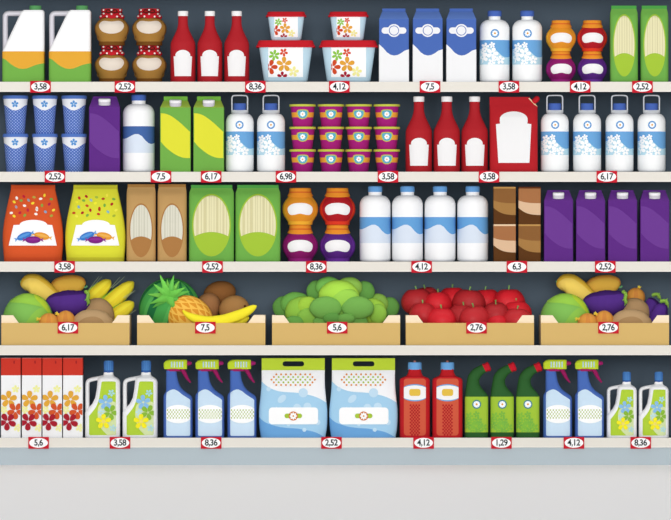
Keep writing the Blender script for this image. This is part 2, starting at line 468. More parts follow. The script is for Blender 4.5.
# --- food tubs
def tub(big):
    r = root('food_container', 'tub')
    if big: wt, wb_, h, fl, tp, lh, lw, lz0, lz1 = 26.6, 22, 35, 29.7, 27.2, 6.7, 17.4, 4.9, 34.6
    else: wt, wb_, h, fl, tp, lh, lw, lz0, lz1 = 18.2, 15.2, 24, 20.3, 18.5, 4.9, 11.8, 3.4, 23.6
    dr = .72
    body = Body([(0, 0, wb_ - 2.2, (wb_ - 2.2) * dr, .35), (.6, 0, wb_ - .9, (wb_ - .9) * dr, .35), (2.2, 0, wb_, wb_ * dr, .35), (h, 0, wt, wt * dr, .35)])
    m = MB(); body.loft(m, 'C1DEEC'); m.build('tub_body', r)
    lid = Body([(h - .3, 0, fl, fl * dr, .35), (h + 1.3, 0, fl - .1, fl * dr, .35), (h + 1.9, 0, fl - 1, fl * dr - .8, .35), (h + lh - .5, 0, tp, tp * dr, .35), (h + lh, 0, tp - .6, tp * dr - .6, .35)])
    m = MB(); lid.loft(m, 'C5202B'); m.build('lid', r)
    m = MB(); decal(m, [(-lw, lz0), (lw, lz0), (lw, lz1), (-lw, lz1)], body, 'FFFFFF', .2); p = m.build('white_panel', r)
    k = 1 if big else .68
    m = MB(); cl = (-lw, lw, lz0, lz1)
    o = .2
    flower(m, body, -11.4 * k, 26.6 * k + o, 5.6 * k, '8CC542', 6, 20, .34)
    flower(m, body, -1.9 * k, 29.4 * k + o, 4.2 * k, 'DA4A2A', 5, 60)
    flower(m, body, -1.6 * k, 17.4 * k + o, 7.8 * k, 'E4A43B', 5, 90)
    flower(m, body, -15.6 * k, 14.8 * k + o, 7.6 * k, 'CF4A27', 5, 0, clip=cl)
    flower(m, body, 7.9 * k, 10.2 * k + o, 5.4 * k, 'F4EE9C', 5, 80)
    flower(m, body, -3.4 * k, 5.2 * k + o, 5.2 * k, 'A8142F', 5, 90, clip=cl)
    m.build('flower_print', p, 0)
    return r
bt, st_ = tub(True), tub(False)
place(bt, 21, [(285.6, 81.8), (348.7, 81.8)], ['large flowered tub with red lid, bottom of the left stack', 'large flowered tub with red lid, bottom of stack beside blue cartons'], 'red-lidded flowered tubs')
place(st_, 21, [(286, 40.1), (348.4, 40.1)], ['small flowered tub with red lid on top of the left stack', 'small flowered tub with red lid, topmost of stack beside blue cartons'], 'red-lidded flowered tubs')

# --- gable-top cartons
def gable(name, w, h, hg, ht, colbody, colgable, coltop, d=13.5, topw=.775):
    r = root(name, 'carton')
    k = .06
    body = Body([(0, 0, w, d, k), (hg, 0, w, d, k)])
    m = MB(); body.loft(m, colbody); m.build('carton_body', r, 25)
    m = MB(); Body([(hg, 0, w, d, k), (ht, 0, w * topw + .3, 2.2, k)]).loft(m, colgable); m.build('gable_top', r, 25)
    m = MB(); Body([(ht - .4, 0, w * topw, 1.1, .1), (h, 0, w * topw, 1.1, .1)]).loft(m, coltop); m.build('top_seal', r, 25)
    return r, body
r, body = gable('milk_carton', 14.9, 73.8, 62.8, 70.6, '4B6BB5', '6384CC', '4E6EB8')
w = wave((-1, 37.6), (-.8, 35.4), (-.5, 30), (-.2, 27), (.1, 26.4), (.4, 28), (.7, 31.2), (1, 32.6))
m = MB(); body.sleeve(m, 'F1F1F2', w, .03, .12); m.build('white_lower_print', r, 25)
m = MB(); decal(m, rrect(-12.4, 12.4, 48.2, 54.5, 3.1), body, 'EFEFF2', .2); decal(m, ellipse(0, 51.4, 6.5, n=36), body, 'EFEFF2', .25)
decal(m, ellipse(0, 51.4, 5, n=36), body, '4B6BB5', .3); decal(m, ellipse(0, 51.4, 4.3, n=36), body, 'EFEFF2', .35); m.build('round_emblem', r, 0)
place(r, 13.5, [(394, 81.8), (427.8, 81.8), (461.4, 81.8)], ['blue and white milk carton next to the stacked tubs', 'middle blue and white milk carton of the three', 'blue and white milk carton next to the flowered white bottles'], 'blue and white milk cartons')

def lens_print(r, body, w, m_, s=1.0):
    def q(x, y): return ((x - 123) / 97 * w, (500 - y) / 6.343 * s)
    up = [q(26, 128), q(60, 131), q(100, 148), q(150, 185), q(190, 222), q(220, 250)]
    lo = [q(26, 302), q(60, 342), q(110, 382), q(150, 403), q(185, 412), q(220, 412)]
    wu = wave(*[(x / w, z) for x, z in up]); wl_ = wave(*[(x / w, z) for x, z in lo])
    m = MB(); decal(m, catmull(up, 5) + catmull(lo[::-1], 5), body, m_, .15); m.build('leaf_print', r, 0)
def spout(r, z, ytilt, s=1.0):
    m = MB()
    c = Body([(0, 0, 6, 4.2, 1), (5.6, 0, 6, 4.2, 1), (6.2, 0, 5.6, 3.8, 1)]); c.loft(m, 'CFCBD3')
    t = Body([(3.6, 0, 6.06, 4.26, 1), (5.7, 0, 6.06, 4.26, 1), (6.3, 0, 5.6, 3.8, 1)]); t.loft(m, 'F4F2F5')
    Mx = Matrix.Translation((0, ytilt, z)) @ Matrix.Rotation(math.radians(10), 4, 'X')
    for v in m.bm.verts: v.co = Mx @ v.co
    m.build('screw_cap', r)
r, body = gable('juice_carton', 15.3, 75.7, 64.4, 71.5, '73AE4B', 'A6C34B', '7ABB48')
lens_print(r, body, 15.3, 'E1DF3B'); spout(r, 65.8, -9.2)
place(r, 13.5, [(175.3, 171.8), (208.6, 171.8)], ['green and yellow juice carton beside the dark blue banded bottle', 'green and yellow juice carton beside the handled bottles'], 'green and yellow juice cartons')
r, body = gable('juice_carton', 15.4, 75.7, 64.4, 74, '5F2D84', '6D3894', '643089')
lens_print(r, body, 15.4, '6D3C92'); spout(r, 67, -9.2)
place(r, 13.5, [(104.3, 171.8)], ['purple juice carton beside the blue cups, alone on second shelf'], None)
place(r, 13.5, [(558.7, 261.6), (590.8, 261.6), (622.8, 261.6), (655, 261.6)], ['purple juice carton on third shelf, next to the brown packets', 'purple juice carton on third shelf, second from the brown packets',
      'purple juice carton on third shelf, third from the brown packets', 'purple juice carton at the right end of the third shelf'], 'purple juice cartons on the third shelf', .945)

# --- white round bottles
def bottle_body(w, h, neck, hn, hs, r_=3.0):
    pts = [(0, w - r_), (r_ * .12, w - r_ * .5), (r_ * .4, w - r_ * .18), (r_, w)]
    pts += [(hs + (hn - hs) * math.sin(a), neck + (w - neck) * math.cos(a)) for a in [PI / 2 * i / 10 for i in range(11)]]
    pts += [(hn + 1.2, neck), (h, neck)]
    return prof(pts)
def emblem(r, body, z, ring='5C97D2', s=1.0, name='daisy_emblem', e=.3, rr=4.3, inner='6FA6DA'):
    m = MB(); decal(m, ellipse(0, z, rr * s, n=32), body, ring, e); decal(m, ellipse(0, z, rr * .78 * s, n=24), body, inner, e + .06)
    flower(m, body, 0, z, rr * .7 * s, 'FFFFFF', 8, 0, .4, e=e + .1); decal(m, ellipse(0, z, rr * .3 * s, n=12), body, 'FFFFFF', e + .2); decal(m, ellipse(0, z, rr * .24 * s, n=12), body, 'E6A23C', e + .3)
    m.build(name, r, 0)
def flower_bottle(handled):
    r = root('water_bottle', 'bottle')
    w = 14.9
    if handled: body = bottle_body(w, 63, 8, 62.2, 52.5)
    else: body = bottle_body(w, 67, 5.9, 62.6, 53.5)
    m = MB(); body.loft(m, 'FDFEFE'); m.build('bottle_body', r)
    z1, z0 = (42, 17.5) if not handled else (43, 18)
    wv = wave((-1, 32.5), (-.7, 33.5), (-.4, 35), (-.1, 34), (.2, 30), (.5, 26), (.75, 24.6), (1, 25.6))
    m = MB(); body.sleeve(m, '6EA8DC', z1, wv); body.sleeve(m, 'B9DEED', wv, z0); b_ = m.build('blue_band', r)
    m = MB(); cl = (-w * .985, w * .985, z0, z1)
    for x, z, q, rt in ((-9.6, 35.4, 4.3, 80), (-2.8, 37, 3.4, 100), (-2.6, 28.6, 6.6, 70), (-12.4, 24.8, 6.4, 40), (-12.2, 30.6, 4, 10), (5.6, 22, 4.8, 95), (-3.4, 19.6, 4.2, 60), (.9, 23.4, 3.2, 30)):
        flower(m, body, x, z, q * .93, 'FFFFFF', 5, rt, .46, clip=cl)
        if abs(x) < 11: decal(m, ellipse(x, z, q * .13, n=8), body, 'A9D4EA', .62)
    m.build('blossom_print', b_, 0)
    emblem(r, body, 48.6 if not handled else 50)
    if handled:
        m = MB(); Body([(61, 0, 8.7, 8.7, 1), (63.3, 0, 8.7, 8.7, 1)]).loft(m, 'BDBEC2'); Body([(63.2, 0, 9.2, 5, 1), (66, 0, 9.2, 5, 1)]).loft(m, 'CFD2D6'); m.build('collar', r)
        m = MB(); cyl(m, 0, 66, 73.2, 6.7, 6.7, '4A69B8'); m.build('cap', r)
        m = MB(); sweep(m, catmull([(-8.3, 0, 64), (-8.3, 0, 74), (-8.2, 0, 79.4), (-6.4, 0, 81.4), (0, 0, 81.7), (6.4, 0, 81.4), (8.2, 0, 79.4), (8.3, 0, 74), (8.3, 0, 64)], 5), [.8] * 41, 'E6E9EE', 8, 1.6); m.build('carry_handle', r)
    else:
        m = MB(); cyl(m, 0, 66, 71.7, 7, 7, '4A69B8', bev=.8); m.build('cap', r)
    return r
place(flower_bottle(False), 14.9, [(495, 81.8), (527.7, 81.8)], ['white flowered bottle with blue cap beside the blue cartons', 'white flowered bottle with blue cap beside the small jam jars'], 'flowered white bottles on the top shelf')
hb = flower_bottle(True)
place(hb, 14.9, [(239.5, 171.8), (270.9, 171.8)], ['handled flowered bottle beside the green and yellow carton', 'handled flowered bottle beside the magenta cups'], 'flowered bottles with carry handles, left pair', .94)
place(hb, 14.9, [(555.3, 171.8), (587.7, 171.8), (620.2, 171.8), (652.3, 171.8)], ['handled flowered bottle directly beside the red pouch', 'handled flowered bottle, second to the right of the red pouch',
      'handled flowered bottle, third to the right of the red pouch', 'handled flowered bottle at the right end of second shelf'], 'flowered bottles with carry handles, right four', .94)
def wave_bottle(band, cap, light='DBE5F3'):
    r = root('milk_bottle', 'bottle'); w = 15.5
    body = bottle_body(w, 71, 6.7, 66.4, 56.8)
    m = MB(); body.loft(m, 'FCFCFD'); m.build('bottle_body', r)
    wv = wave((-1, 32.6), (-.85, 32.4), (-.6, 34), (-.3, 36.5), (-.1, 37), (.1, 36.4), (.3, 33.6), (.5, 29.6), (.7, 27.6), (.85, 27.4), (1, 28.4))
    m = MB(); body.sleeve(m, band, 44.6, wv); body.sleeve(m, light, wv, 18.6); m.build('wave_band', r)
    m = MB(); cyl(m, 0, 69.8, 75.6, 7.2, 7.2, cap, bev=.8); m.build('cap', r)
    return r
place(wave_bottle('4668A6', '4A6BBA'), 15.5, [(138.2, 171.8)], ['white bottle with dark blue wave band beside the purple carton'], None, 1.025)
place(wave_bottle('69A5DC', '69A2DC'), 15.5, [(375.2, 261.6), (407.6, 261.6), (440.3, 261.6), (473, 261.6)], ['white bottle with light blue wave, beside the large jam jars',
      'white bottle with light blue wave, second from the jam jars', 'white bottle with light blue wave, third from the jam jars', 'white bottle with light blue wave, beside the brown packets'], 'white bottles with light blue waves')

# --- small jam jars
def jam_jar(outer, inner, name='jam_jar'):
    r = root(name, 'jar')
    body = prof(catmull([(0, 10.2), (2.6, 10.6), (5, 12.2), (9, 14.4), (13.3, 15.1), (17.5, 14.3), (21, 12.2), (24, 9.8), (26, 9.2)], 5))
    m = MB(); body.loft(m, outer); m.build('glass_body', r)
    m = MB(); decal(m, catmull([(-8, 3.2), (0, 3), (8, 3.2), (11.4, 7.6), (13, 13.3), (11.8, 18.4), (8.4, 22.8), (0, 23.8), (-8.4, 22.8), (-11.8, 18.4), (-13, 13.3), (-11.4, 7.6)], 4, True), body, inner, .2); m.build('jam', r)  # darker front patch of jam; lighter glass-rim effect painted as two tones
    lab = catmull([(-6, 17.6), (0, 18.3), (6, 17.6), (10, 15), (10.4, 11.4), (8.6, 8.5), (5.4, 8.2), (0, 9.2), (-5.4, 8.2), (-8.6, 8.5), (-10.4, 11.4), (-10, 15)], 5, True)
    m = MB(); decal(m, lab, body, 'F5F3F3', .45); m.build('blank_label', r)
    lid = Body([(23.4, 0, 10.9, 10.9, 1), (24.6, 0, 10.8, 10.8, 1), (27, 0, 9.4, 9.4, 1), (28.4, 0, 9.2, 9.2, 1), (30.4, 0, 9.2, 9.2, 1), (31, 0, 8.5, 8.5, 1)])
    m = MB(); lid.loft(m, 'EA922D')
    for v in m.bm.verts:
        if v.co.z < 23.6: v.co.z = 24.3 + 1.3 * v.co.y / 10.9
    lid.sleeve(m, 'D9662A', 27.9, 26.9, .25, 1); m.build('lid', r)
    return r
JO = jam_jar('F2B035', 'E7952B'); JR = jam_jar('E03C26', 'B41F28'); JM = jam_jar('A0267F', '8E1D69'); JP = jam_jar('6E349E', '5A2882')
for j, (cn, dx, dy) in zip((JO, JR, JM, JP), (('orange', 0, 0), ('red', 1, 0), ('magenta', 0, 1), ('purple', 1, 1))):
    where = 'top of the pair' if dy == 0 else 'standing under another jar'
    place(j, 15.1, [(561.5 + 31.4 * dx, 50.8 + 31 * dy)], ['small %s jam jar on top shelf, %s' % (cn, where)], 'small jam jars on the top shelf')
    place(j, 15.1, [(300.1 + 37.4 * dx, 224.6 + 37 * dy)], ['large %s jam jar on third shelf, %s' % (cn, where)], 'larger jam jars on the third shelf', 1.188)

# --- bags with an oval window
def window_bag(name, w, wt, h, col, seal, rim, win, dark, lo, ew, ez0, ez1, iw, arc, ends, bands, botline=None):
    r = root(name, 'bag')
    body = Body([(0, 0, w - .2, 10, .35), (2, 0, w, 11, .4), (h * .5, 0, w, 11, .5), (h - 12, 0, w, 8.5, .5), (h - 7.5, 0, w - .2, 5, .45), (h - 3.2, 0, wt, 1.6, .3), (h, 0, wt, 1, .3)])
    m = MB(); body.loft(m, col); m.build('paper_bag', r, 35)
    m = MB(); body.sleeve(m, seal, h - .05, h - 3.1, .1, 2)
    if botline: body.sleeve(m, botline, 1, .05, .1, 1)
    m.build('fold_seal', r, 35)
    cz, rz = (ez0 + ez1) / 2, (ez1 - ez0) / 2
    m = MB(); decal(m, ellipse(0, cz, ew, rz, n=48), body, rim, .15); p = m.build('oval_print', r, 0)
    irz = rz - 1.6; m = MB()
    zend = ends
    a0 = math.asin((zend - cz) / irz); xe = iw * math.cos(a0)
    top = [(iw * math.cos(a), cz + irz * math.sin(a)) for a in [a0 + (PI - 2 * a0) * i / 30 for i in range(31)]]
    bot = [(x, zend + (arc - zend) * (1 - (x / xe) ** 2)) for x in [-xe + 2 * xe * i / 12 for i in range(1, 12)]]
    poly = top + bot
    decal(m, poly, body, win, .3)
    rnd = random.Random(3); x = -iw + 1.2
    for bx, bw in bands:
        decal(m, poly, body, dark, .42, clip=(bx, bx + bw, None, None))
    m.build('pasta_window', p, 0)
    return r
PG = ('pasta_bag',)
bn = [(-7.4, .7), (-5, .5), (-2.6, .8), (.2, .5), (2.3, .8), (5, .5), (7.4, .8)]
g1 = window_bag('pasta_bag', 13.9, 12.5, 76.6, '72B04E', '50A34A', 'A4C53C', 'E8E2B7', 'D6CE9F', '', 11.4, 5.4, 68, 10.3, 28.8, 25.2, bn)
place(g1, 11, [(624.4, 81.8), (654.9, 81.8)], ['narrow green pasta bag on top shelf beside the jam jars', 'narrow green pasta bag at the right end of the top shelf'], 'narrow green pasta bags')
bn = [(-15.4, 2.6), (-10.6, 1), (-8, 3.2), (-2.6, .8), (-.6, .6), (2.2, .8), (4.6, 2.4), (8.4, .8), (11, 2), (14.6, .8)]
g2 = window_bag('pasta_bag', 22.5, 20.6, 76.8, '72B24E', '52A34A', 'A4C53C', 'EAE4B9', 'D8D0A0', '', 19.4, 5.2, 67.8, 18, 29.6, 25.4, bn)
place(g2, 11, [(211.4, 261.6), (257.8, 261.6)], ['wide green pasta bag beside the brown paper bags', 'wide green pasta bag beside the large jam jars'], 'wide green pasta bags')
bn = [(-8, 1.6), (-5, .6), (-2.6, 1.5), (.4, .6), (2.6, 1.4), (6, .7)]
g3 = window_bag('pasta_bag', 14.6, 13.6, 77.6, 'C59C63', 'A97B42', 'AE7B46', 'DFDCCB', 'CFCCB8', '', 11.8, 4.4, 58.4, 10.7, 25.2, 21.8, bn, 'A2763F')
place(g3, 11, [(140.9, 261.6), (171.9, 261.6)], ['brown paper pasta bag beside the yellow sweet bag', 'brown paper pasta bag beside the wide green bags'], 'brown paper pasta bags')

# --- blue cups
r = root('yogurt_cup', 'cup')
body = prof([(0, 9), (.5, 9.3), (35, 12)])
m = MB(); body.loft(m, mat('4C6DBB', .75, .08, ('dots', 'A3B7E4', 1.5, 1.5, .34))); m.build('cup_body', r)
wv = wave((-1, 29), (-.8, 27.8), (-.5, 25.2), (-.2, 23.5), (0, 23.2), (.2, 23.5), (.5, 25.2), (.8, 27.8), (1, 29))
m = MB(); body.sleeve(m, 'F0F1F5', 34.9, wv); p = m.build('white_bib_print', r)
m = MB(); flower(m, body, 0, 29.6, 3.6, '5A98D6', 5, 90, .46); decal(m, ellipse(0, 29.6, .6, n=10), body, 'DDE9F4', .6); m.build('flower_print', p, 0)
m = MB(); cyl(m, 0, 34.9, 38.3, 13.1, 12.7, '5578C2', bev=.6); m.build('lid', r)
sp = [(x, y) for y in (133.5, 171.8) for x in (14.8, 44.2, 73.5)]
place(r, 13, sp, ['patterned blue cup, %s of the %s row of three' % (a, b_) for b_ in ('upper', 'lower') for a in ords(3)], 'patterned blue cups')

# --- magenta cups
r = root('dessert_cup', 'cup')
body = prof([(0, 9.2), (.4, 9.6), (20.6, 12.1)])
m = MB(); body.loft(m, 'AA227D'); m.build('cup_body', r)
m = MB(); body.sleeve(m, 'F1A43E', 14.4, 9.5, .1, 1); m.build('orange_band', r)
m = MB(); cyl(m, 0, 20.4, 22.6, 13.4, 13.4, 'C9CC4E', bev=.3); m.build('lid', r)
m = MB()
sh = lambda k: catmull([(-5.9 * k, 13.4), (-5 * k, 12.6 + 4 * k), (0, 12.4 + 4.9 * k), (5 * k, 12.6 + 4 * k), (5.9 * k, 13.4), (4 * k, 12.3 - 3.2 * k), (0, 12.3 - 4.7 * k), (-4 * k, 12.3 - 3.2 * k)], 4, True)
decal(m, sh(1), body, 'CFC94C', .2); decal(m, sh(.82), body, '5FB0C9', .28)
decal(m, ellipse(0, 12.6, 1.9, n=16), body, 'FFFFFF', .36); flower(m, body, 0, 12.6, 2.7, 'FFFFFF', 8, 0, .4, e=.4); decal(m, ellipse(0, 12.6, .75, n=12), body, 'E6A84A', .62)
m.build('flower_badge', r, 0)
sp = [(x, y) for y in (126.6, 149.2, 171.8) for x in (302.6, 331, 358.8, 386.9)]
place(r, 13.4, sp, ['magenta dessert cup with yellow lid, %s in the %s row' % (a, b_) for b_ in ('top', 'middle', 'bottom') for a in ords(4)], 'magenta dessert cups')

# --- red pouch
r = root('ketchup_pouch', 'pouch')
hw = 24
body = Body([(0, 0, hw, 11, .25), (3, 0, hw, 12, .4), (30, 0, hw, 11, .6), (55, 0, hw, 7, .6), (66, 0, hw, 3, .5)])
m = MB(); body.loft(m, 'B9232B')
tp = Body([(66, 0, hw, 3, .5), (74.6, 0, hw, .9, .3)])
Body([(66, 0, hw, 3, .5), (67, -.5, hw - .5, 2.6, .5), (72, -2.8, hw - 2.8, 1.5, .3), (75.2, -4.2, hw - 4.2, .9, .3)]).loft(m, 'B9232B')
m.build('pouch_body', r, 30)
lab = [(-15.4, 9), (15.6, 9), (17.6, 47.8), (13.6, 48.4), (14, 51)] + [(14 * math.cos(a), 52.6 + 8 * math.sin(a)) for a in [PI * (i + 1) / 18 for i in range(17)]] + [(-14, 51), (-13.6, 48.4), (-17.8, 47.8)]
m = MB(); decal(m, lab, body, 'F2F1F1', .3); m.build('blank_label', r, 0)
m = MB(); prism(m, [(14.9, 73.6), (15.7, 74.4), (23.9, 65.8), (23.1, 65)], -2, 2, 'EBD3A6'); m.build('corner_seam', r, 0)
m = MB(); sweep(m, [(19.6, 0, 69.6), (21.5, 0, 71.5), (23, 0, 73), (24.4, 0, 74.4), (25.3, 0, 75.2)], [2.9, 2.9, 3, 2.6, 1.2], 'C5202B', 12); m.build('spout_cap', r)
place(r, 12, [(513.9, 171.8)], ['large red pouch with blank white label and corner spout'], None)

# --- sweet bags
def sweet_bag(col, band, conf):
    r = root('sweet_bag', 'bag')
    pr = catmull([(0, 28.7), (4, 29), (15, 29.9), (27, 30.1), (40, 28.8), (54, 26.2), (66, 23.6), (73, 22.1), (77, 22)], 4)
    body = Body([(z, 0, w_, 1.2 + 12.5 * min(1, (77 - z) / 38) ** .6 * min(1, .75 + z / 30), .55) for z, w_ in pr])
    m = MB(); body.loft(m, col); m.build('foil_bag', r, 40)
    m = MB(); body.sleeve(m, band, 76.9, 72.6, .12, 2); body.sleeve(m, band, 4.2, .1, .12, 2); m.build('sealed_edge', r, 40)
    m = MB(); rnd = random.Random(5)
    for x, y, c in conf:
        a = rnd.uniform(0, PI)
        decal(m, ellipse((x - 207) / 6.345, (500 - y) / 6.345, 1.75, 1.25, a, 12), body, c, .3)
    m.build('confetti_print', r, 0)
    q = lambda x, y: ((x - 207) / 6.345, (500 - y) / 6.345)
    lab = [q(55, 398), q(360, 398), q(332, 268), q(300, 266)] + [((300 - 87.5 + 87.5 * math.cos(a) - 207) / 6.345, (500 - 266 + 31 * math.sin(a)) / 6.345) for a in [PI * i / 18 for i in range(1, 18)]] + [q(125, 266), q(86, 268)]
    m = MB(); decal(m, lab, body, 'FBFBFC', .3); p = m.build('white_label', r, 0)
    m = MB()
    def candy(x, y, c, c2, rot, e):
        cx, cz = q(x, y); a = math.radians(rot); C_, S_ = math.cos(a), math.sin(a)
        T = lambda P_: [(cx + u * C_ - v * S_, cz + u * S_ + v * C_) for u, v in P_]
        for s_ in (-1, 1):
            decal(m, T([(s_ * 6.5, 0), (s_ * 10.6, 2), (s_ * 9.6, 0), (s_ * 10.6, -2)]), body, c2, e)
        decal(m, T(ellipse(0, 0, 7.8, 3.6)), body, c, e + .08)
        decal(m, T([(u * 6.2, v * 2.6 + .6) for u, v in ellipse(0, 0, 1, .5, n=16)]), body, c2, e + .16)
    candy(265, 338, 'E79B34', 'EFB258', -12, .5); candy(155, 338, '3E7CCB', '5C9BDD', 22, .75); candy(210, 362, '7C2480', '91308F', 0, 1)
    m.build('wrapped_sweets_print', p, 0)
    return r
pos = [(105, 96), (150, 86), (89, 121), (133, 112), (180, 110), (215, 91), (257, 101), (281, 79), (324, 103), (102, 153), (155, 145), (207, 129), (266, 143), (312, 135), (176, 173), (234, 162), (71, 191), (126, 190), (157, 206), (228, 198), (288, 184), (339, 173), (89, 211), (326, 209), (233, 170)]
co = ['FBF6EE', 'C3203C', 'F7DB3E', '8DA648', '9AA3AE', 'BFA94A', 'FBF6EE', 'F9D93C', '7FA34A', 'A59AA6', 'FBF6EE', 'FBE33E', '8AA845', 'B81F4C', 'C02048', 'FBF6EE', 'FBF6EE', 'C0203F', '8AA845', 'FBF6EE', '8CA6BF', 'F7E04A', 'F7DB3E', 'A7A743', 'FBF6EE']
cy = ['C8312A', 'B5202C', 'EFE93A', '7FB248', '9DBFC0', 'A8C046', 'B8402A', 'F0E84A', '7FB248', '7EADC0', 'D04A2A', 'F5F03A', '6FAF48', 'B5202C', 'B5202C', 'D0492A', 'C8472A', 'B5202C', '7FB248', 'C43A2A', '85B7C0', 'F0EC50', 'F0EC50', 'A8B83C', 'C8412A']
A = sweet_bag('D9582B', 'D5522A', [(x, y, c) for (x, y), c in zip(pos, co)])
place(A, 13.7, [(32.4, 261.6)], ['orange sweet bag with confetti dots and white label'], None)
A = sweet_bag('DEDD3A', 'CFC835', [(x, y, c) for (x, y), c in zip(pos, cy)])
place(A, 13.7, [(95, 261.6)], ['bright yellow sweet bag with confetti dots and white label'], None)

# --- brown packets
def packet(top, edge, band, base='5D3819'):
    r = root('coffee_packet', 'packet'); w_ = 11.1; h = 37.3
    body = Body([(0, 0, w_, 10, .12), (h, 0, w_, 10, .12)])
    m = MB(); body.loft(m, base); m.build('packet_body', r, 30)
    wu = wave((-1, h - 13.6), (-.6, h - 15), (-.2, h - 15.8), (.3, h - 16.3), (1, h - 16.4)); wl_ = wave((-1, h - 21), (-.7, h - 23.6), (-.4, h - 25.6), (0, h - 27.2), (.5, h - 28), (1, h - 28.2))
    m = MB(); body.sleeve(m, edge, h - .02, h - 1.7, .1, 1); body.sleeve(m, top, h - 1.7, wu, .1); body.sleeve(m, band, wu, wl_, .1); m.build('curved_print', r, 30)
    return r
GP = 'brown packets on the third shelf'
pk = packet('8C5F34', 'BE9052', 'A77B45')
place(pk, 10, [(504.8, 224.1), (529.7, 261.6)], ['brown and tan packet, upper left of the four', 'brown and tan packet, lower right of the four'], GP)
place(packet('A97147', '5E2F14', 'DEBA97'), 10, [(529.7, 224.1)], ['brown packet with cream curve and dark top edge, upper right'], GP)
place(packet('A87047', 'EBCBA6', 'DEBA97'), 10, [(504.8, 261.6)], ['brown packet with cream curve and pale top edge, lower left'], GP)

# --- white boxes with red tops
r = root('cleaner_box', 'box'); w_ = 9.8
body = Body([(0, 0, w_, 12, .05), (79.8, 0, w_, 12, .05)])
m = MB(); body.loft(m, 'F3F3F4'); m.build('box_body', r, 30)
m = MB(); body.sleeve(m, 'CB392B', 79.7, 62.4, .12, 2); p = m.build('red_top_print', r, 30)
m = MB(); decal(m, ellipse(3.4, 75.6, .8, 1.7, n=12), body, 'A32626', .3); m.build('tear_mark', p, 0)
m = MB(); cl = (-w_ + .2, w_ - .2, 0, 62); g = lambda x, y: ((x - 63.5) / 6.046, (500 - y) / 6.046 + .4)
for (x, y), q, c, rt, e in (((92, 208), 3.9, 'F2F19F', 90, .3), ((22, 335), 4.2, 'F2EFA0', 50, .3), ((105, 442), 4.2, 'F3F0A6', 70, .3), ((50, 270), 8.6, 'E3A93D', 88, .4), ((92, 340), 8.6, 'D2562C', 54, .6), ((43, 405), 9, 'A72030', 50, .8)):
    flower(m, body, *g(x, y), q, c, 5, rt, .46, clip=cl, e=e)
m.build('flower_print', r, 0)
place(r, 12, [(10.6, 437.8), (31.5, 437.8), (52.1, 437.8), (72.7, 437.8)], ['white flowered box with red top at the left shelf end', 'white flowered box with red top, second from left',
      'white flowered box with red top, third from left', 'white flowered box with red top beside the detergent jug'], 'white flowered boxes with red tops')

# --- detergent jug
r = root('detergent_jug', 'jug'); q = lambda x, y: ((x - 122.5) / 6.05, (503 - y) / 6.05)
Lt = [(z, x) for x, z in [q(19, 503), q(17, 497), q(17, 350)]] + [(z, x) for x, z in [q(30, 332), q(60, 298), q(78, 262), q(88, 205), q(92, 160), q(96, 142), q(125, 128), q(131, 108)]]
Rt = [(z, x) for x, z in [q(226, 503), q(228, 497), q(228, 170), q(224, 155), q(212, 142), q(192, 130), q(187, 120), q(187, 108)]]
body = silh(Lt, Rt, [(0, 11.5), (1, 12), (54, 12), (59, 10), (61.5, 6.5), (63, 4.8), (65.3, 4.7)], .5)
m = MB(); body.loft(m, 'F5F5F6'); m.build('jug_body', r)
pth = [(-15.3, 0, 24), (-15.3, 0, 40), (-15.3, 0, 52), (-14.6, 0, 56), (-11.5, 0, 57.9), (-4, 0, 59.4), (2, 0, 60.6)]
m = MB(); sweep(m, catmull(pth, 5), [2.1] * 31, 'F5F5F6', ky=1.9); m.build('handle', r)
lab = catmull([q(118, 168), q(124, 163), q(150, 162), q(196, 163), q(204, 170)], 3) + [q(205, 480)] + [q(200, 487), q(48, 488), q(42, 482), q(42, 372)] + catmull([q(60, 350), q(85, 315), q(100, 275), q(110, 220), q(116, 178)], 3)
m = MB(); decal(m, lab, body, 'B3D23D', .15); p = m.build('green_label', r, 0)
m = MB()
pale = [q(204, 478), q(199, 486)] + catmull([q(152, 486), q(118, 450), q(99, 400), q(94, 345), q(104, 305), q(135, 284), q(175, 280), q(204, 290)], 4)
decal(m, pale, body, 'D6E4AC', .34)
cl = (None, q(207, 0)[0], None, None)
for (x, y), s_, c, rt, e in (((177, 232), 3.6, 'ACDCDF', 60, .5), ((118, 350), 3.6, 'BFE0E6', 30, .45), ((187, 445), 3.6, 'B5DDE2', 80, .45), ((143, 288), 7.4, '8DBFE9', 95, .6), ((172, 350), 7.8, '8CBA3C', 65, .85), ((130, 405), 7.8, 'F8EC2A', 90, 1.1)):
    flower(m, body, *q(x, y), s_, c, 5, rt, .44, clip=cl, e=e)
decal(m, ellipse(*q(130, 405), 2, n=14), body, 'F0E070', 1.2); decal(m, ellipse(*q(143, 288), 1, n=12), body, 'D8E6D0', .72)
m.build('flower_print', p, 0)
m = MB(); Body([(65, 6, 5, 5, 1), (67.2, 6, 5, 5, 1)]).loft(m, '3A62A8'); Body([(67, 6, 4.8, 4.8, 1), (76.3, 6, 4.2, 4.2, 1), (77, 6, 3.7, 3.7, 1)]).loft(m, '5289C8')
for i in range(14):
    a = 2 * PI * i / 14
    box(m, 6 + 4.6 * math.cos(a) - .22, 6 + 4.6 * math.cos(a) + .22, 4.6 * math.sin(a) - .22, 4.6 * math.sin(a) + .22, 67.2, 76, '3F70B4')
m.build('ribbed_cap', r)
place(r, 12, [(102.2, 437.8), (139.8, 437.8)], ['larger detergent jug beside the white flowered boxes', 'larger detergent jug beside the spray bottles'], 'larger detergent jugs')
place(r, 12, [(622.1, 437.8), (654.2, 437.8)], ['smaller detergent jug beside the blue spray bottles', 'smaller detergent jug at the right end of bottom shelf'], 'smaller detergent jugs', .855)

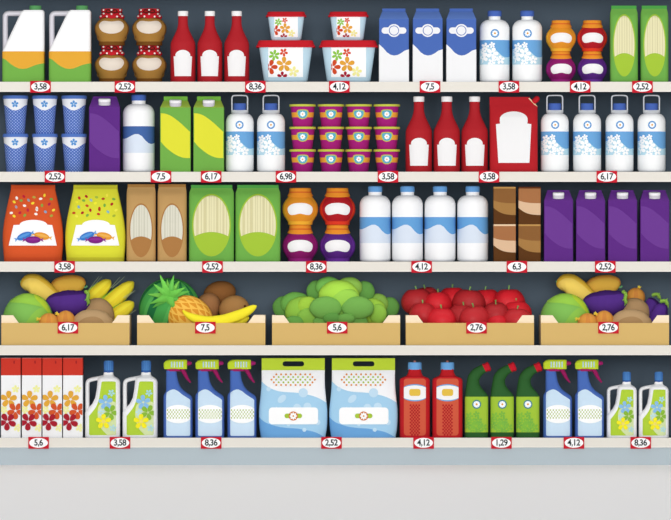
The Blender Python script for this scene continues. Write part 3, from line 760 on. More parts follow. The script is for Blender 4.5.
# --- spray bottle
r = root('spray_bottle', 'bottle'); q = lambda x, y: ((x - 107.5) / 6.043, (503 - y) / 6.043)
Lt = [(z, x) for x, z in [q(21, 503), q(20, 498), q(20, 252), q(24, 240), q(33, 228), q(35, 215), q(35, 98)]]
Rt = [(z, x) for x, z in [q(194, 503), q(195, 498), q(195, 272), q(192, 258), q(182, 246), q(160, 231), q(138, 214), q(121, 193), q(109, 165), q(102, 130), q(98, 98)]]
body = silh(Lt, Rt, [(0, 9.6), (1, 10), (38, 10), (45, 8), (52, 6), (60, 5.2), (67, 5)], .6)
m = MB(); body.loft(m, '4B6DB8'); m.build('bottle_body', r)
lab = catmull([q(37, 485), q(37, 380), q(37, 250), q(46, 225), q(78, 211), q(105, 220), q(135, 243), q(165, 262), q(181, 275), q(182, 300), q(182, 400), q(182, 485)], 4) + [q(178, 492), q(42, 492)]
m = MB(); decal(m, lab, body, 'CEE4F6', .15); p = m.build('pale_label', r, 0)
m = MB(); decal(m, ellipse(*q(110, 360), 14.8, 9.2, n=44), body, 'FFFFFF', .3, clip=(q(37, 0)[0], q(182, 0)[0], None, None)); 
for i in range(5):
    for j in range(9):
        x, y = 45 + j * 17.6 + (8.8 if i % 2 else 0), 336 + i * 11.8
        if x < 180: decal(m, [q(x - 5.2, y), q(x, y - 5.2), q(x + 5.2, y), q(x, y + 5.2)], body, 'A3C022', .42)
m.build('dotted_oval', p, 0)
m = MB(); Body([(66.4, -4.4, 7.2, 5.6, .8), (68.8, -4.4, 7.2, 5.6, .8)]).loft(m, '9E215F'); m.build('neck_ring', r)
hd = silh([(68.6, -13.8), (70.5, -14.4), (74.5, -14.4), (76.8, -12.6), (77.9, -10)], [(68.6, 9), (77.4, 9), (77.9, 8.6)], [(68.6, 5), (76, 5), (77.9, 3.6)], .4)
m = MB(); hd.loft(m, 'C4DA33'); h_ = m.build('spray_head', r)
m = MB()
for i in range(5):
    x = -7 + i * 2.7; decal(m, [(x, 70.4), (x + 1.35, 70.4), (x + 1.35, 76), (x, 76)], hd, 'CFE4E0' if i % 2 else 'B4D6DE', .2)
m.build('grip_stripes', h_, 0)
m = MB(); cyl(m, 0, 0, 4.6, 2.6, 1.5, 'A5226A')
for v in m.bm.verts: v.co = Vector((9 + v.co.z, v.co.y, 74.4 + v.co.x))
m.build('nozzle', r)
m = MB(); sweep(m, catmull([(3.6, 0, 69), (6.4, 0, 64.5), (9, 0, 59.5), (12.6, 0, 55)], 5), [interp([(0, 2.4), (8, 1.9), (15, .7)], i) for i in range(16)], '9E215F', 8, 1.1)
m.build('trigger', r)
sp_ = r
place(sp_, 10, [(177.8, 437.8), (209.6, 437.8), (241.8, 437.8)], ['blue spray bottle beside the larger detergent jugs', 'blue spray bottle, middle of the trio', 'blue spray bottle beside the washing powder bag'], 'trio of blue spray bottles')
place(sp_, 10, [(557.9, 437.8), (589.8, 437.8)], ['blue spray bottle beside the green curved-neck bottle', 'blue spray bottle beside the smaller detergent jug'], 'pair of blue spray bottles')

# --- washing powder bag
r = root('washing_powder_bag', 'bag'); q = lambda x, y: ((x - 224) / 6.04, (503 - y) / 6.04)
sil = catmull([(0, 32.2), (3, 32.4), (6, 33.2), (16, 34), (28, 34), (38, 33), (50, 31.9), (60, 31.6), (67.4, 31.6)], 4)
body = Body([(z, 0, w_, 1 + 11.5 * min(1, (70 - z) / 40) ** .7, .5) for z, w_ in sil])
m = MB(); body.loft(m, 'F9F9FB'); m.build('plastic_bag', r, 40)
m = MB(); slot = rrect(*[q(160, 0)[0], q(290, 0)[0]], q(0, 73)[1], q(0, 42)[1], 2.4)
prism(m, [(-31.6, 67.2), (31.6, 67.2), (31.6, 79.4), (-31.6, 79.4)], -1.4, 1.4, 'BFD73B', [slot]); m.build('handle_strip', r, 0)
def ww(pts): return wave(*[(max(-1, min(1, q(x, y)[0] / 33)), q(x, y)[1]) for x, y in pts])
w1 = ww([(24, 163), (60, 192), (90, 208), (150, 225), (250, 232), (330, 247), (380, 265), (424, 292)])
w2 = ww([(24, 378), (60, 410), (130, 435), (190, 444), (250, 448), (340, 465), (380, 480), (424, 502)])
m = MB(); body.sleeve(m, 'A8D3EF', w1, w2, .12, 10); body.sleeve(m, '6DA7DC', w2, .02, .12, 5)
for x, y, s_ in ((75, 210, 2.2), (285, 232, 4.6), (292, 455, 2), (372, 410, 2.8), (195, 425, 1.6), (310, 315, 4), (248, 322, 4)):
    decal(m, ellipse(*q(x, y), s_, n=22), body, 'C6E2F5', .3)
decal(m, ellipse(*q(156, 268), 5, 3.2, math.radians(42), 22), body, 'C6E2F5', .3)
m.build('blue_wave_print', r, 40)
m = MB()
for i in range(7):
    n_ = (8, 9, 10, 9, 8)[i] if i < 5 else 0
    for j in range(n_):
        x = 224 + (j - (n_ - 1) / 2) * 29.2; y = 121 + i * 16
        edge = i in (0, 4) or j in (0, n_ - 1)
        decal(m, ellipse(*q(x, y), 1.0, n=10), body, 'DE8A35' if edge else 'A9C63F', .3)
        if i < 4 and 0: pass
m.build('dot_print', r, 0)
m = MB(); decal(m, rrect(q(77, 0)[0], q(375, 0)[0], q(0, 422)[1], q(0, 320)[1], 3.6), body, 'FFFFFF', .5); l_ = m.build('white_label', r, 0)
m = MB(); decal(m, rrect(q(172, 0)[0], q(278, 0)[0], q(0, 385)[1], q(0, 357)[1], 2.2), body, 'A9C840', .65)
decal(m, ellipse(*q(225, 372), 4.6, n=32), body, 'CF7531', .75); flower(m, body, *q(225, 372), 3.7, 'FFFFFF', 8, 0, .36, e=.85); decal(m, ellipse(*q(225, 372), .9, n=12), body, 'E09A4A', 1.05)
m.build('flower_emblem', l_, 0)
place(r, 12.5, [(293.1, 437.8), (363.5, 437.8)], ['blue washing powder bag beside the trio of spray bottles', 'blue washing powder bag beside the red bottles'], 'washing powder bags with green handle strips')

# --- red bottles with a blue cap
r = root('cleaner_bottle', 'bottle'); q = lambda x, y: ((x - 114) / 6.043, (503 - y) / 6.043)
pr = [(0, 14.7), (1, 15.1), (57, 15.1)] + catmull([(57, 15.1), (59.2, 14), (60.6, 11), (61.6, 8.6), (63.5, 7.3), (66, 6.3)], 4) + [(68.5, 6.1)]
body = Body([(z, 0, w_, min(10, w_ * .95), .55) for z, w_ in pr])
m = MB(); body.loft(m, 'C02027'); m.build('bottle_body', r)
m = MB(); decal(m, rrect(-11, 11, 2.2, 59.2, 3), body, 'D25B41', .15); p = m.build('front_panel', r, 0)
m = MB(); cl = (-11, 11, None, None)
decal(m, ellipse(0, 45, 14.8, 8.6, n=48), body, '6CA8DC', .3, clip=cl); decal(m, ellipse(0, 45, 15.4, 7.4, n=48), body, 'F6F4F3', .42, clip=cl)
decal(m, rrect(-5.6, 5.6, 41.8, 48.8, 2.2), body, 'E7C04A', .55); m.build('lens_label', p, 0)
m = MB()
for i in range(18):
    for j in range(4 if i % 2 == 0 else 3):
        x = (j - (1.5 if i % 2 == 0 else 1)) * 2.9; z = 32.4 - i * 1.72
        decal(m, ellipse(x, z, .98, n=8), body, 'B21E27', .3)
m.build('dot_print', p, 0)
m = MB(); cyl(m, 0, 68, 75.4, 7, 6.8, '6CA9E1', bev=.6); c = m.build('cap', r)
m = MB(); cyl(m, 0, 75.3, 77, 1.4, 1.2, 'C77F76'); m.build('nipple_tip', c)
place(r, 10, [(414.9, 437.8), (447.6, 437.8)], ['red cleaner bottle with blue cap beside the powder bag', 'red cleaner bottle with blue cap beside the green bottles'], 'red cleaner bottles with blue caps')

# --- green curved-neck bottles
r = root('toilet_cleaner_bottle', 'bottle'); q = lambda x, y: ((x - 88.5) / 6.05, (503 - y) / 6.05)
body = Body([(0, 0, 11.4, 7.6, .6), (.8, 0, 11.6, 8, .6), (40, 0, 11.6, 8, .6)])
Lt = [(39, -11.6), (42, -11.5), (46, -11.2), (50, -10.7), (54, -10.1), (57, -9.5)]
Rt = [(39, 11.6), (42, 11.3), (44, 10.2), (46, 8.4), (48, 6.6), (50, 5), (52, 3.8), (54, 3.1), (57, 2.8)]
nk = Body([(z, (interp(Lt, z) + interp(Rt, z)) / 2, (interp(Rt, z) - interp(Lt, z)) / 2, interp([(39, 8), (48, 7), (57, 5.6)], z), .6 + .4 * (z - 39) / 18) for z in [39.8 + i * .8 for i in range(22)]])
m = MB(); body.loft(m, '30602F'); nk.loft(m, '30602F', cap=False)
sweep(m, catmull([(-3.5, 0, 53), (-3.4, 0, 56.6), (-2.4, 0, 60.4), (.2, 0, 64.2), (3.6, 0, 67), (8.4, 0, 69.6)], 5), [interp([(0, 6.3), (5, 6.2), (10, 6.1), (16, 5.5), (21, 4.7), (25, 4.3)], i) for i in range(26)], '30602F', 18, .9)
m.build('bottle_body', r, 50)
m = MB(); sweep(m, [(7.6, 0, 69.3), (8.6, 0, 69.8), (9.6, 0, 70.2), (12.4, 0, 71.2), (13.4, 0, 71.6)], [4.6, 4.7, 4.2, 5, 3.6], 'CB2030', 8, .95)
m.build('cap', r, 20)
m = MB(); body.sleeve(m, 'A4C73D', 41, 5.4, .1, 2)
p = m.build('green_label', r)
m = MB(); cl = (-11.3, 11.3, 5.6, 40)
for i, (x, y, s_) in enumerate(((45, 372, 4), (88, 362, 3.4), (62, 405, 4.2), (98, 398, 4), (85, 432, 4.6), (35, 430, 4), (128, 440, 4.2), (112, 420, 3), (60, 452, 3.6), (98, 460, 3.4), (26, 398, 3))):
    flower(m, body, *q(x, y), s_, '7BB949' if i % 2 else '84BF45', 5, 70 + 31 * i, .42, clip=cl, e=.3 + .02 * i)
m.build('blossom_print', p, 0)
emblem(p, Body([(0, 0, 11.6, 8, .6), (40, 0, 11.6, 8, .6)]), 33.4, '2C7A96', 1, 'daisy_badge', .4, 4.4, 'CFE4EC')
place(r, 8, [(476.7, 437.8), (502.4, 437.8), (528, 437.8)], ['green curved-neck bottle beside the red bottles', 'middle green curved-neck bottle of the three', 'green curved-neck bottle beside the pair of spray bottles'], 'green curved-neck cleaner bottles')

# ================================================================== produce
CRY = 4.0      # front of the crates
CX = [65.2, 201.1, 336.1, 470, 605.2]
def crate():
    r = root('wooden_crate', 'crate'); w_ = 64.1; D = 78
    T = mat('D8B570', .8); C_ = mat('FAE7C8', .8)
    m = MB(); box(m, -w_, w_, 0, 2, .05, 22.3, T, .2); m.build('front_board', r, 0)
    m = MB(); box(m, -w_, w_, D - 2, D, .05, 22.3, T, .2); m.build('back_board', r, 0)
    for s_ in (-1, 1):
        m = MB(); box(m, min(s_ * w_, s_ * (w_ - 2)), max(s_ * w_, s_ * (w_ - 2)), 2, D - 2, .05, 30, C_, .2); m.build('side_board', r, 0)
        for y0 in (2.05, D - 4.05):
            m = MB(); pl = [(s_ * (w_ - .05), 2), (s_ * (w_ - 17.4), 2), (s_ * (w_ - 17.4), 22.3), (s_ * (w_ - 11.7), 30), (s_ * (w_ - .05), 30)]
            prism(m, pl, y0, y0 + 2, C_); m.build('corner_brace', r, 0)
    m = MB(); vs = [m.bm.verts.new(c) for c in [(x, y, z) for x in (-w_ + 2, w_ - 2) for y, z in ((4.1, 8), (D - 4.1, 20), (D - 4.1, 18.5), (4.1, 6.5))]]
    mi = m.mi(T)
    for idx in ((0, 1, 2, 3), (7, 6, 5, 4), (0, 4, 5, 1), (1, 5, 6, 2), (2, 6, 7, 3), (3, 7, 4, 0)): m.bm.faces.new([vs[i] for i in idx]).material_index = mi
    m.build('bottom_board', r, 0)
    return r
cr = crate()
cl_ = ['wooden crate of mixed vegetables with corn cobs', 'wooden crate of watermelon, pineapple and bananas', 'wooden crate of green lettuces', 'wooden crate full of red apples', 'wooden crate of mixed vegetables at the right end']
for i, c in enumerate(CX):
    o = cr if i == 0 else dup(cr)
    o.location = (X(c), CRY * S, Z(345.3)); o['label'] = cl_[i]; o['group'] = 'wooden produce crates'
for px, t, wh in ((67.8, '6,17', 'of mixed vegetables with corn'), (205.3, '7,5', 'of watermelon and bananas'), (337.2, '5,6', 'of green lettuces'), (476.6, '2,76', 'of red apples'), (608.6, '2,76', 'of mixed vegetables at the right end')):
    tag(px, 327.7, t, 'red tag reading %s on the crate %s' % (t, wh), TG, CRY)

def P(px, py, y): return (px, y, 345.3 - py)          # produce is shaped in row units, x in image units; y is depth behind the crate front
def item(name, cat, px, py, y):
    """root at the thing's lowest point; returns root and a converter to its local units"""
    r = root(name, cat, loc=(X(px), (CRY + y) * S, Z(py)))
    return r, (lambda a, b, dy=0: (a - px, dy, py - b))
def copy_to(r, dx, dy_, label):
    o = dup(r); o.location = (r.location.x + dx * S, r.location.y + dy_ * S, r.location.z); o['label'] = label
    return o
DX = 539.8
def setl(r, l, g): r['label'] = l; r['group'] = g
both = []     # things repeated in the right-hand crate

# cabbage
r, g = item('cabbage', 'cabbage', 26.6, 337, 30)
cb = Body([(18.2 + 25.4 * math.sin(a), 0, 25.2 * math.cos(a), 22 * math.cos(a), 1) for a in [-PI / 2 * .75 + (PI * .873) * i / 26 for i in range(27)]])
m = MB(); cb.loft(m, '80BA57'); m.build('inner_head', r)
def pg(*pts): return [(x - 26.6, 337 - y) for x, y in pts]
m = MB(); decal(m, catmull(pg((8, 302), (14, 297), (21, 293.9), (27, 293.6), (34, 294.6), (40, 298), (46, 305), (49.6, 312), (46, 311), (40, 307), (30, 304.5), (20, 303)), 4, True), cb, '97CA4B', .5); m.build('outer_leaf', r)['label'] = 'light green outer leaf'
m = MB(); decal(m, catmull(pg((33, 294.6), (39, 297), (45, 302.5), (49.4, 311), (50, 316), (46, 311), (40, 304), (35, 299)), 4, True), cb, 'B9D63A', .8); m.build('leaf_edge', r)['label'] = 'yellow-green leaf edge'
m = MB(); decal(m, catmull(pg((20, 337), (26, 322), (36, 310), (44, 308), (49, 314), (48, 326), (40, 336)), 4, True), cb, '8DC24E', .3); m.build('side_leaf', r)
both.append((r, 'green cabbage at the front left of the crate with corn', 'green cabbage at the front left of the right-end crate', 'cabbages'))

def squash(px, py, y, path, rad, main, top, stem, name='squash'):
    r, g = item(name, 'squash', px, py, y)
    pts = catmull([g(*p) for p in path], 5); n_ = len(pts)
    rr = [interp([(i * 5, v) for i, v in enumerate(rad)], j) for j in range(n_)]
    m = MB(); sweep(m, pts, rr, main, 28, .9, matfn=lambda t, a: top if (a < 90 or a > 304) else main); m.build('squash_body', r, 60)
    m = MB(); sweep(m, catmull([g(*p) for p in stem], 4), [1.0] * (4 * (len(stem) - 1) + 1), '6DB07A', 8); m.build('stem', r)
    return r
r = squash(33, 303, 50, [(21.2, 289, 0), (23.2, 287, 0), (27, 285.4, 0), (32, 286, 0), (39, 290, 0), (46, 295, 0), (53, 300, 0), (60, 305, 0), (62, 306.4, 0)], [2.5, 8, 11.2, 12.2, 11.4, 10, 8, 5, 1.5], 'F1CF62', 'E9BC3E', [(21.5, 284, 0), (20.2, 282.2, 0), (17.6, 281.6, 0)])
both.append((r, 'pale yellow squash lying above the cabbage, corn crate', 'pale yellow squash lying above the cabbage, right-end crate', 'squashes'))
r = squash(66, 300, 64, [(48, 291, 0), (51, 289, 0), (56, 286.6, 0), (63, 285, 0), (71, 284.2, 0), (77, 285, 0), (80, 286, 0), (82, 287, 0)], [2, 6, 8.6, 9.6, 9.4, 8.6, 6.8, 3], 'ECBA4B', 'EFA746', [(81.5, 287.6, 0), (83.6, 287.4, 0), (85, 286, 0)])
both.append((r, 'orange-topped squash behind the aubergine, corn crate', 'orange-topped squash behind the aubergine, right-end crate', 'squashes'))
def aubergine(px, py, y, path, rad, cal, spikes):
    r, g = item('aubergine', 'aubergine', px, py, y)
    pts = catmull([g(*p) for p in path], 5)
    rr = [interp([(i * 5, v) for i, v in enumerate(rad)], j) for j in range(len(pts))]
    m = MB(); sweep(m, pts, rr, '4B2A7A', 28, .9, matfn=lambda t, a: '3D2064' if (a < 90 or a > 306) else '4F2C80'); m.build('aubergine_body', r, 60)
    m = MB()
    sweep(m, catmull([g(*p) for p in cal], 4), [1.9] * (4 * (len(cal) - 1)) + [1.2], '8DBB4B', 8, 2.2)
    for s_ in spikes: sweep(m, [g(*s_[0]), g(*s_[1])], [1.5, .2], '8DBB4B', 7, 1.6)
    m.build('calyx', r)
    return r
r = aubergine(66, 321, 34, [(44.4, 303, 0), (47, 302.8, 0), (53, 303, 0), (60, 304, 0), (68, 304, 0), (76, 302.4, 0), (82, 300, 0), (86.4, 298.4, 0)], [1.5, 6, 10.2, 13, 14, 12.6, 10, 6.8],
              [(84.4, 291.4, -4), (87.2, 294.6, -5), (86.6, 299, -6), (87.6, 303.6, -5)], [((86, 293, -4), (88.6, 295.6, -6)), ((86.6, 299, -6), (83.8, 300.4, -9)), ((87.2, 302.6, -5), (86, 306, -6))])
both.append((r, 'large purple aubergine in the crate with corn cobs', 'large purple aubergine in the middle of the right-end crate', 'aubergines'))
def onion(px, py, y, w_, h, tipdx, tilt, col='DB9643', col2='D28840'):
    r, g = item('onion', 'onion', px, py, y)
    m = MB()
    ell(m, (0, 0, h), (w_, w_ * .85, h), col, 0, 0, 28, 18, matfn=lambda a, z: col2 if int(a / 36) % 2 else col)
    m.build('onion_bulb', r, 60)
    m = MB(); b0 = Vector(tilt); dr_ = Vector(tipdx).normalized(); sd = Vector((dr_.z, 0, -dr_.x))
    sweep(m, [b0 - dr_ * 1.5, b0 + dr_ * .8, b0 + dr_ * 2], [2.2, 1.4, 1.1], 'E3B93E', 8)
    for k_ in (-1, 0, 1): sweep(m, [b0 + dr_ * 1.4 + sd * k_ * .5, b0 + dr_ * (3.6 + .5 * (k_ == 0)) + sd * k_ * 1.7], [.95, .2], 'EED74A', 6)
    m.build('onion_tip', r)
    return r
r = onion(48.4, 334, 11, 10.4, 10.4, (-1, 0, .12), (-9, -2, 14.6))
both.append((r, 'front orange onion beside the cabbage, corn crate', 'front orange onion beside the cabbage, right-end crate', 'onions'))
r = onion(65, 335, 15, 10.4, 12.2, (-.75, 0, .6), (-7.2, -2, 20))
both.append((r, 'orange onion beside the potato, corn crate', 'orange onion beside the front potato, right-end crate', 'onions'))
def potato(px, py, y, w_, h, col, patch=None, d=12, rot=0):
    r, g = item('potato', 'potato', px, py, y)
    m = MB(); ell(m, (0, 0, h), (w_, d, h), col, rot, 0, 32, 20)
    for v in m.bm.verts:
        k = 1 + .035 * math.sin(v.co.x * .35 + 1) * math.cos(v.co.z * .4); v.co.x *= k
    m.build('potato_body', r, 60)
    if patch:
        pb = Body([(h + h * math.sin(a), 0, w_ * math.cos(a), d * math.cos(a), 1) for a in [-PI / 2 * .98 + PI * .98 * i / 24 for i in range(25)]])
        m = MB(); decal(m, catmull(patch, 5, True), pb, 'A9865C', .5); m.build('brown_patch', r)
    return r
r = potato(96, 334, 40, 17, 18, 'AD8B63', rot=12)
both.append((r, 'back potato behind the patched one, corn crate', 'back potato under the onion, right-end crate', 'potatoes'))
r = potato(91.6, 338, 17, 21, 14.4, 'BB9A70', [(-13.5, 12), (-13, 16), (-7, 20), (2, 21.4), (9, 19), (12.6, 14), (12, 9), (0, 6), (-11, 8)])
both.append((r, 'front potato with a darker patch, corn crate', 'front potato with a darker patch, right-end crate', 'potatoes'))
for r, la, lb, gp in both:
    setl(r, la, gp); o = copy_to(r, DX, 0, lb)
# extra things of the right-end crate
r = onion(638.2, 307.5, 58, 9.6, 9.8, (.35, 0, 1), (2.8, 0, 18)); setl(r, 'orange onion standing behind the potatoes, right-end crate', 'onions')
r = aubergine(655, 334, 44, [(649, 300, 0), (652, 303, 0), (654, 308, 0), (654, 315, 0), (652, 323, 0), (649, 330, 0)], [2.5, 6.5, 9.4, 10.8, 10, 3], [(654.4, 295.4, -5), (659, 294.6, -6), (661.6, 298.4, -5)], [((658.6, 294.8, -6), (662, 293.2, -6)), ((661.4, 297.6, -5), (663.6, 301.6, -5))])
setl(r, 'rear aubergine at the far right of the right-end crate', 'aubergines')
r = aubergine(660, 335, 24, [(666, 304, 0), (664.4, 306.6, 0), (662, 311, 0), (660, 317, 0), (657, 324, 0), (654, 331, 0)], [2, 5.4, 7.8, 9, 9, 3], [(662, 301.6, -3), (666.4, 301, -4), (668.6, 304.6, -3)], [((666, 301, -4), (669, 298.6, -4)), ((668.6, 304, -3), (669.6, 308, -3))])
setl(r, 'front aubergine at the far right of the right-end crate', 'aubergines')

# corn
def corn(px, py, y, a, b, R, label, silk):
    r, g = item('corn_cob', 'corn', px, py, y)
    A, B_ = Vector(g(*a)), Vector(g(*b)); n_ = 22
    pts = [A + (B_ - A) * (i / n_) for i in range(n_ + 1)]
    rr = [R * interp([(0, .75), (.25, 1), (.6, .97), (.8, .82), (.92, .55), (1, .12)], i / n_) for i in range(n_ + 1)]
    m = MB(); sweep(m, pts, rr, None, 24, 1, matfn=lambda t, an: 'F8E640' if int(an / 30) % 2 else 'F3DC38')
    m.build('kernel_cob', r, 60)
    T = (B_ - A).normalized(); Nn = T.cross(Vector((0, 1, 0))).normalized()
    m = MB()
    for sgn, yy in ((1, 0), (-1, 0)):
        off = Nn * (R * .86 * sgn) + Vector((0, yy * R * .5, 0))
        st0 = A - T * 3 + off * .5
        sweep(m, catmull([tuple(st0), tuple(A + T * 4 + off * 1.08), tuple(A + T * ((B_ - A).length * (.62 if abs(sgn) > .5 else .12)) + off * 1.08)], 5), [1.6] + [2.4 - .2 * k for k in range(10)], '9CC541', 8, 1.5)
    m.build('husk', r)
    m = MB()
    for x0, y0, x1, y1 in silk: sweep(m, [g(x0, y0, -1), g(x1, y1, -2)], [.22, .12], 'B9C9A0', 5)
    m.build('silk', r)
    setl(r, label, 'corn cobs')
corn(92, 312, 62, (88, 299.4, 0), (108.6, 280.4, 0), 7.2, 'upper corn cob nearest the squash', [(86, 291, 97, 276.4), (88, 290, 100, 276.6)])
corn(106, 324, 60, (100, 311, 0), (132, 282, 0), 8, 'long middle corn cob in the vegetable crate', [(108, 289, 118, 277.4), (110, 288.4, 123, 276.8)])
corn(114, 332, 52, (108, 320, 0), (132.4, 302.6, 0), 7.2, 'lowest corn cob beside the crate corner', [(122, 298, 132, 291.4), (124, 298.6, 134, 290.4), (129, 314, 135, 310)])

# watermelon
r, g = item('watermelon', 'watermelon', 168.4, 340.5, 46)
def wm(a, z):
    k = (a / 360 * 8) % 1
    return '237040' if k < .36 else ('47A04C' if k < .8 else '57AE56')
m = MB(); ell(m, (0, 0, 31.4), (31, 29, 31.4), None, 0, 0, 88, 24, matfn=wm)
Mx = Matrix.Translation((0, 0, 31.4)) @ Matrix.Rotation(math.radians(18), 4, 'X') @ Matrix.Rotation(math.radians(20), 4, 'Y') @ Matrix.Translation((0, 0, -31.4))
for v in m.bm.verts: v.co = Mx @ v.co
m.build('rind', r, 60)
setl(r, 'large striped watermelon at the left of the fruit crate', 'fruit in the crate'); del r['group']
# pineapple
r, g = item('pineapple', 'pineapple', 190, 337, 23)
ctr = Vector(g(189.5, 318)); ax = Vector((-.62, 0, .5)).normalized()
pts = [ctr - ax * 25 + ax * 50 * i / 20 for i in range(21)]
rr = [21 * math.sqrt(max(.004, 1 - ((i - 10) / 10.05) ** 2)) for i in range(21)]
m = MB(); sweep(m, pts, rr, mat('F0BC52', .75, .08, ('diamond', 'DB932F', 9.4, 12, .2)), 32, .6); m.build('pineapple_body', r, 60)
m = MB(); C0 = (168.5, 296.5)
tips = [(159.4, 274.6), (173.4, 275), (178.6, 281), (184.8, 287.4), (189, 291.4), (147.4, 294.4), (149, 304), (152, 308), (160, 313.6), (175.6, 312), (182, 302), (166.6, 279.4), (153, 284), (168.5, 309)]
for k, (tx, ty) in enumerate(tips):
    dy = -6 + (k % 3) * 2.2
    base = g(C0[0] + (C0[0] - tx) * .12, C0[1] + (C0[1] - ty) * .12, dy + 4); mid = g(C0[0] + (tx - C0[0]) * .4, C0[1] + (ty - C0[1]) * .4, dy - 2); tip = g(tx, ty, dy + 1)
    sweep(m, catmull([base, mid, tip], 6), [interp([(0, 4.4), (4, 3.8), (8, 1.9), (12, .1)], i) for i in range(13)], ('68B84A', '5FB04A', '72BC4C')[k % 3], 8, .35)
m.build('leaf_crown', r, 50)
r['label'] = 'pineapple with spiky green crown lying before the watermelon'
# kiwis
def kiwi(px, py, y, w_, h, col, rot, label, spot=None):
    r, g = item('kiwi_fruit', 'kiwi', px, py, y)
    m = MB(); ell(m, (0, 0, h), (w_, 12, h), col, rot, 0, 28, 18); m.build('kiwi_body', r, 60)
    if spot:
        m = MB(); ell(m, (spot[0] - px, -9.6, py - spot[1]), (1.3, 1.6, 1.5), '5E3C1E', u=10, v=8); m.build('stem_end', r)
    setl(r, label, 'kiwi fruit in the fruit crate')
kiwi(218.6, 306, 62, 16.6, 12.4, '8B5B30', -12, 'dark brown kiwi, topmost of the three')
kiwi(207, 322, 46, 12.6, 14.6, '9D6E46', 20, 'reddish brown kiwi behind the pineapple')
kiwi(233.6, 324, 38, 15.6, 14.2, 'A67A48', -14, 'light brown kiwi behind the banana tip', (244.6, 306.4))
# bananas
r, g = item('banana', 'banana', 220, 323, 6)
pth = [(182.4, 310.4, 3), (187, 314.6, 1), (196, 319, 0), (208, 321.6, -1), (222, 320.6, -1), (236, 316.4, 0), (247, 311.4, 1), (253, 307.8, 2), (255.6, 306.2, 2)]
m = MB(); sweep(m, catmull([g(*p) for p in pth], 5), [interp([(0, .5), (4, 2.4), (10, 4.6), (18, 5.8), (25, 5.6), (32, 4), (37, 2.4), (40, 1.4)], i) for i in range(41)], 'F7E833', 16, .9)
m.build('banana_peel', r, 50)
m = MB(); ell(m, g(255.8, 306.2, 2), (1, 1, 1), 'E7DE3A', u=8, v=6); m.build('stalk_tip', r)
setl(r, 'upper yellow banana with raised tip in the fruit crate', 'bananas in the fruit crate')
r, g = item('banana', 'banana', 222, 328, 12)
pth = [(190, 322, 2), (200, 326, 0), (214, 328, 0), (230, 325.4, 0), (242, 320.6, 0), (248.6, 317.4, 1)]
m = MB(); sweep(m, catmull([g(*p) for p in pth], 5), [interp([(0, 1), (5, 3.4), (10, 4.8), (17, 4.8), (22, 3.4), (25, 1.2)], i) for i in range(26)], 'E9DA34', 16, .9)
m.build('banana_peel', r, 50)
m = MB(); ell(m, g(249.4, 317, 1), (1.2, 1.2, 1), '3C3420', u=8, v=6); m.build('stalk_tip', r)
setl(r, 'lower yellow banana with dark tip, beneath the other', 'bananas in the fruit crate')

# lettuces
def leafmesh(m, c, rx, rz, ry, col, rot=0, seed=0):
    """a cupped leaf: a bulging shell with a ruffled rim"""
    n_, k_ = 28, 9; mi = m.mi(col); rows = []
    cr_, sr = math.cos(math.radians(rot)), math.sin(math.radians(rot))
    for side in (0, 1):
        for j in range(k_ + 1):
            t = j / k_ * PI / 2; row = []
            for i in range(n_):
                a = 2 * PI * i / n_
                ruf = 1 + .012 * math.sin(7 * a + seed)
                u = rx * math.sin(t) * ruf * math.cos(a); v = rz * math.sin(t) * ruf * math.sin(a)
                y = -ry * math.cos(t) if side == 0 else -ry * .55 * math.cos(t) + .8
                row.append(m.bm.verts.new((c[0] + u * cr_ - v * sr, c[1] + y, c[2] + u * sr + v * cr_)))
            rows.append(row)
    def bridge(A, B):
        for i in range(n_):
            try: m.bm.faces.new((A[i], A[(i + 1) % n_], B[(i + 1) % n_], B[i])).material_index = mi
            except ValueError: pass
    for a, b_ in zip(rows[:k_ + 1], rows[1:k_ + 1]): bridge(a, b_)
    for a, b_ in zip(rows[k_ + 1:], rows[k_ + 2:]): bridge(b_, a)
    bridge(rows[k_], rows[-1])
    bmesh.ops.remove_doubles(m.bm, verts=m.bm.verts, dist=1e-3)
    bmesh.ops.recalc_face_normals(m.bm, faces=m.bm.faces[:])
def lettuce(px, py, y, leaves, label):
    r, g = item('lettuce', 'lettuce', px, py, y)
    m = MB(); ell(m, g(px, py - 13, 2), (13, 11, 13), '7FB34A', u=20, v=14); m.build('lettuce_heart', r)
    for i, (cx, cz, rx, rz, yy, ry, col) in enumerate(leaves):
        m = MB(); leafmesh(m, g(cx, cz, yy), rx, rz, ry, col, 0, i * 1.7); m.build('leaf', r, 50)
    setl(r, label, 'green lettuces')
lettuce(339, 326, 28, [(316.8, 291.6, 10.6, 11.4, 14, 5, '629A48'), (364.6, 292, 10.4, 11, 14, 5, '629A48'), (328.6, 287.2, 13.4, 10.6, 8, 7, '6FAE4F'), (349.4, 287.4, 13.2, 10.4, 8, 7, '86B34C'),
        (338.8, 296, 20.4, 16, 0, 10, '9FCE48'), (344.5, 300.5, 16, 13, -5, 7, '93C64C'), (325.6, 308, 16.4, 11.6, -10, 6, '72AA50'), (357.8, 308, 16.4, 11.6, -10, 6, '72AA50'), (332, 318.5, 9, 6, -14, 3.5, '5E9645'), (346, 319, 9, 5.4, -14.5, 3.5, '6BA24C'), (355, 322, 13, 7, -8, 3.5, '6BA24C'), (326, 322, 13, 7, -8, 3.5, '72AA50')],
        'large light green lettuce, highest in the middle of its crate')
lettuce(300, 333, 44, [(284, 307.6, 12, 11.4, 6, 5, '629A48'), (295.4, 304, 15.6, 12, 2, 7, '6FAE4F'), (303, 312, 18.4, 15.6, -6, 9, '93C64A'), (308, 307, 11, 10.4, -12, 5, 'A3CF46'), (311, 317, 14, 10, -15, 5, '8DC24E'), (294, 322, 10, 6, -17, 4, '6DA94E')],
        'light green lettuce on the left side of its crate')
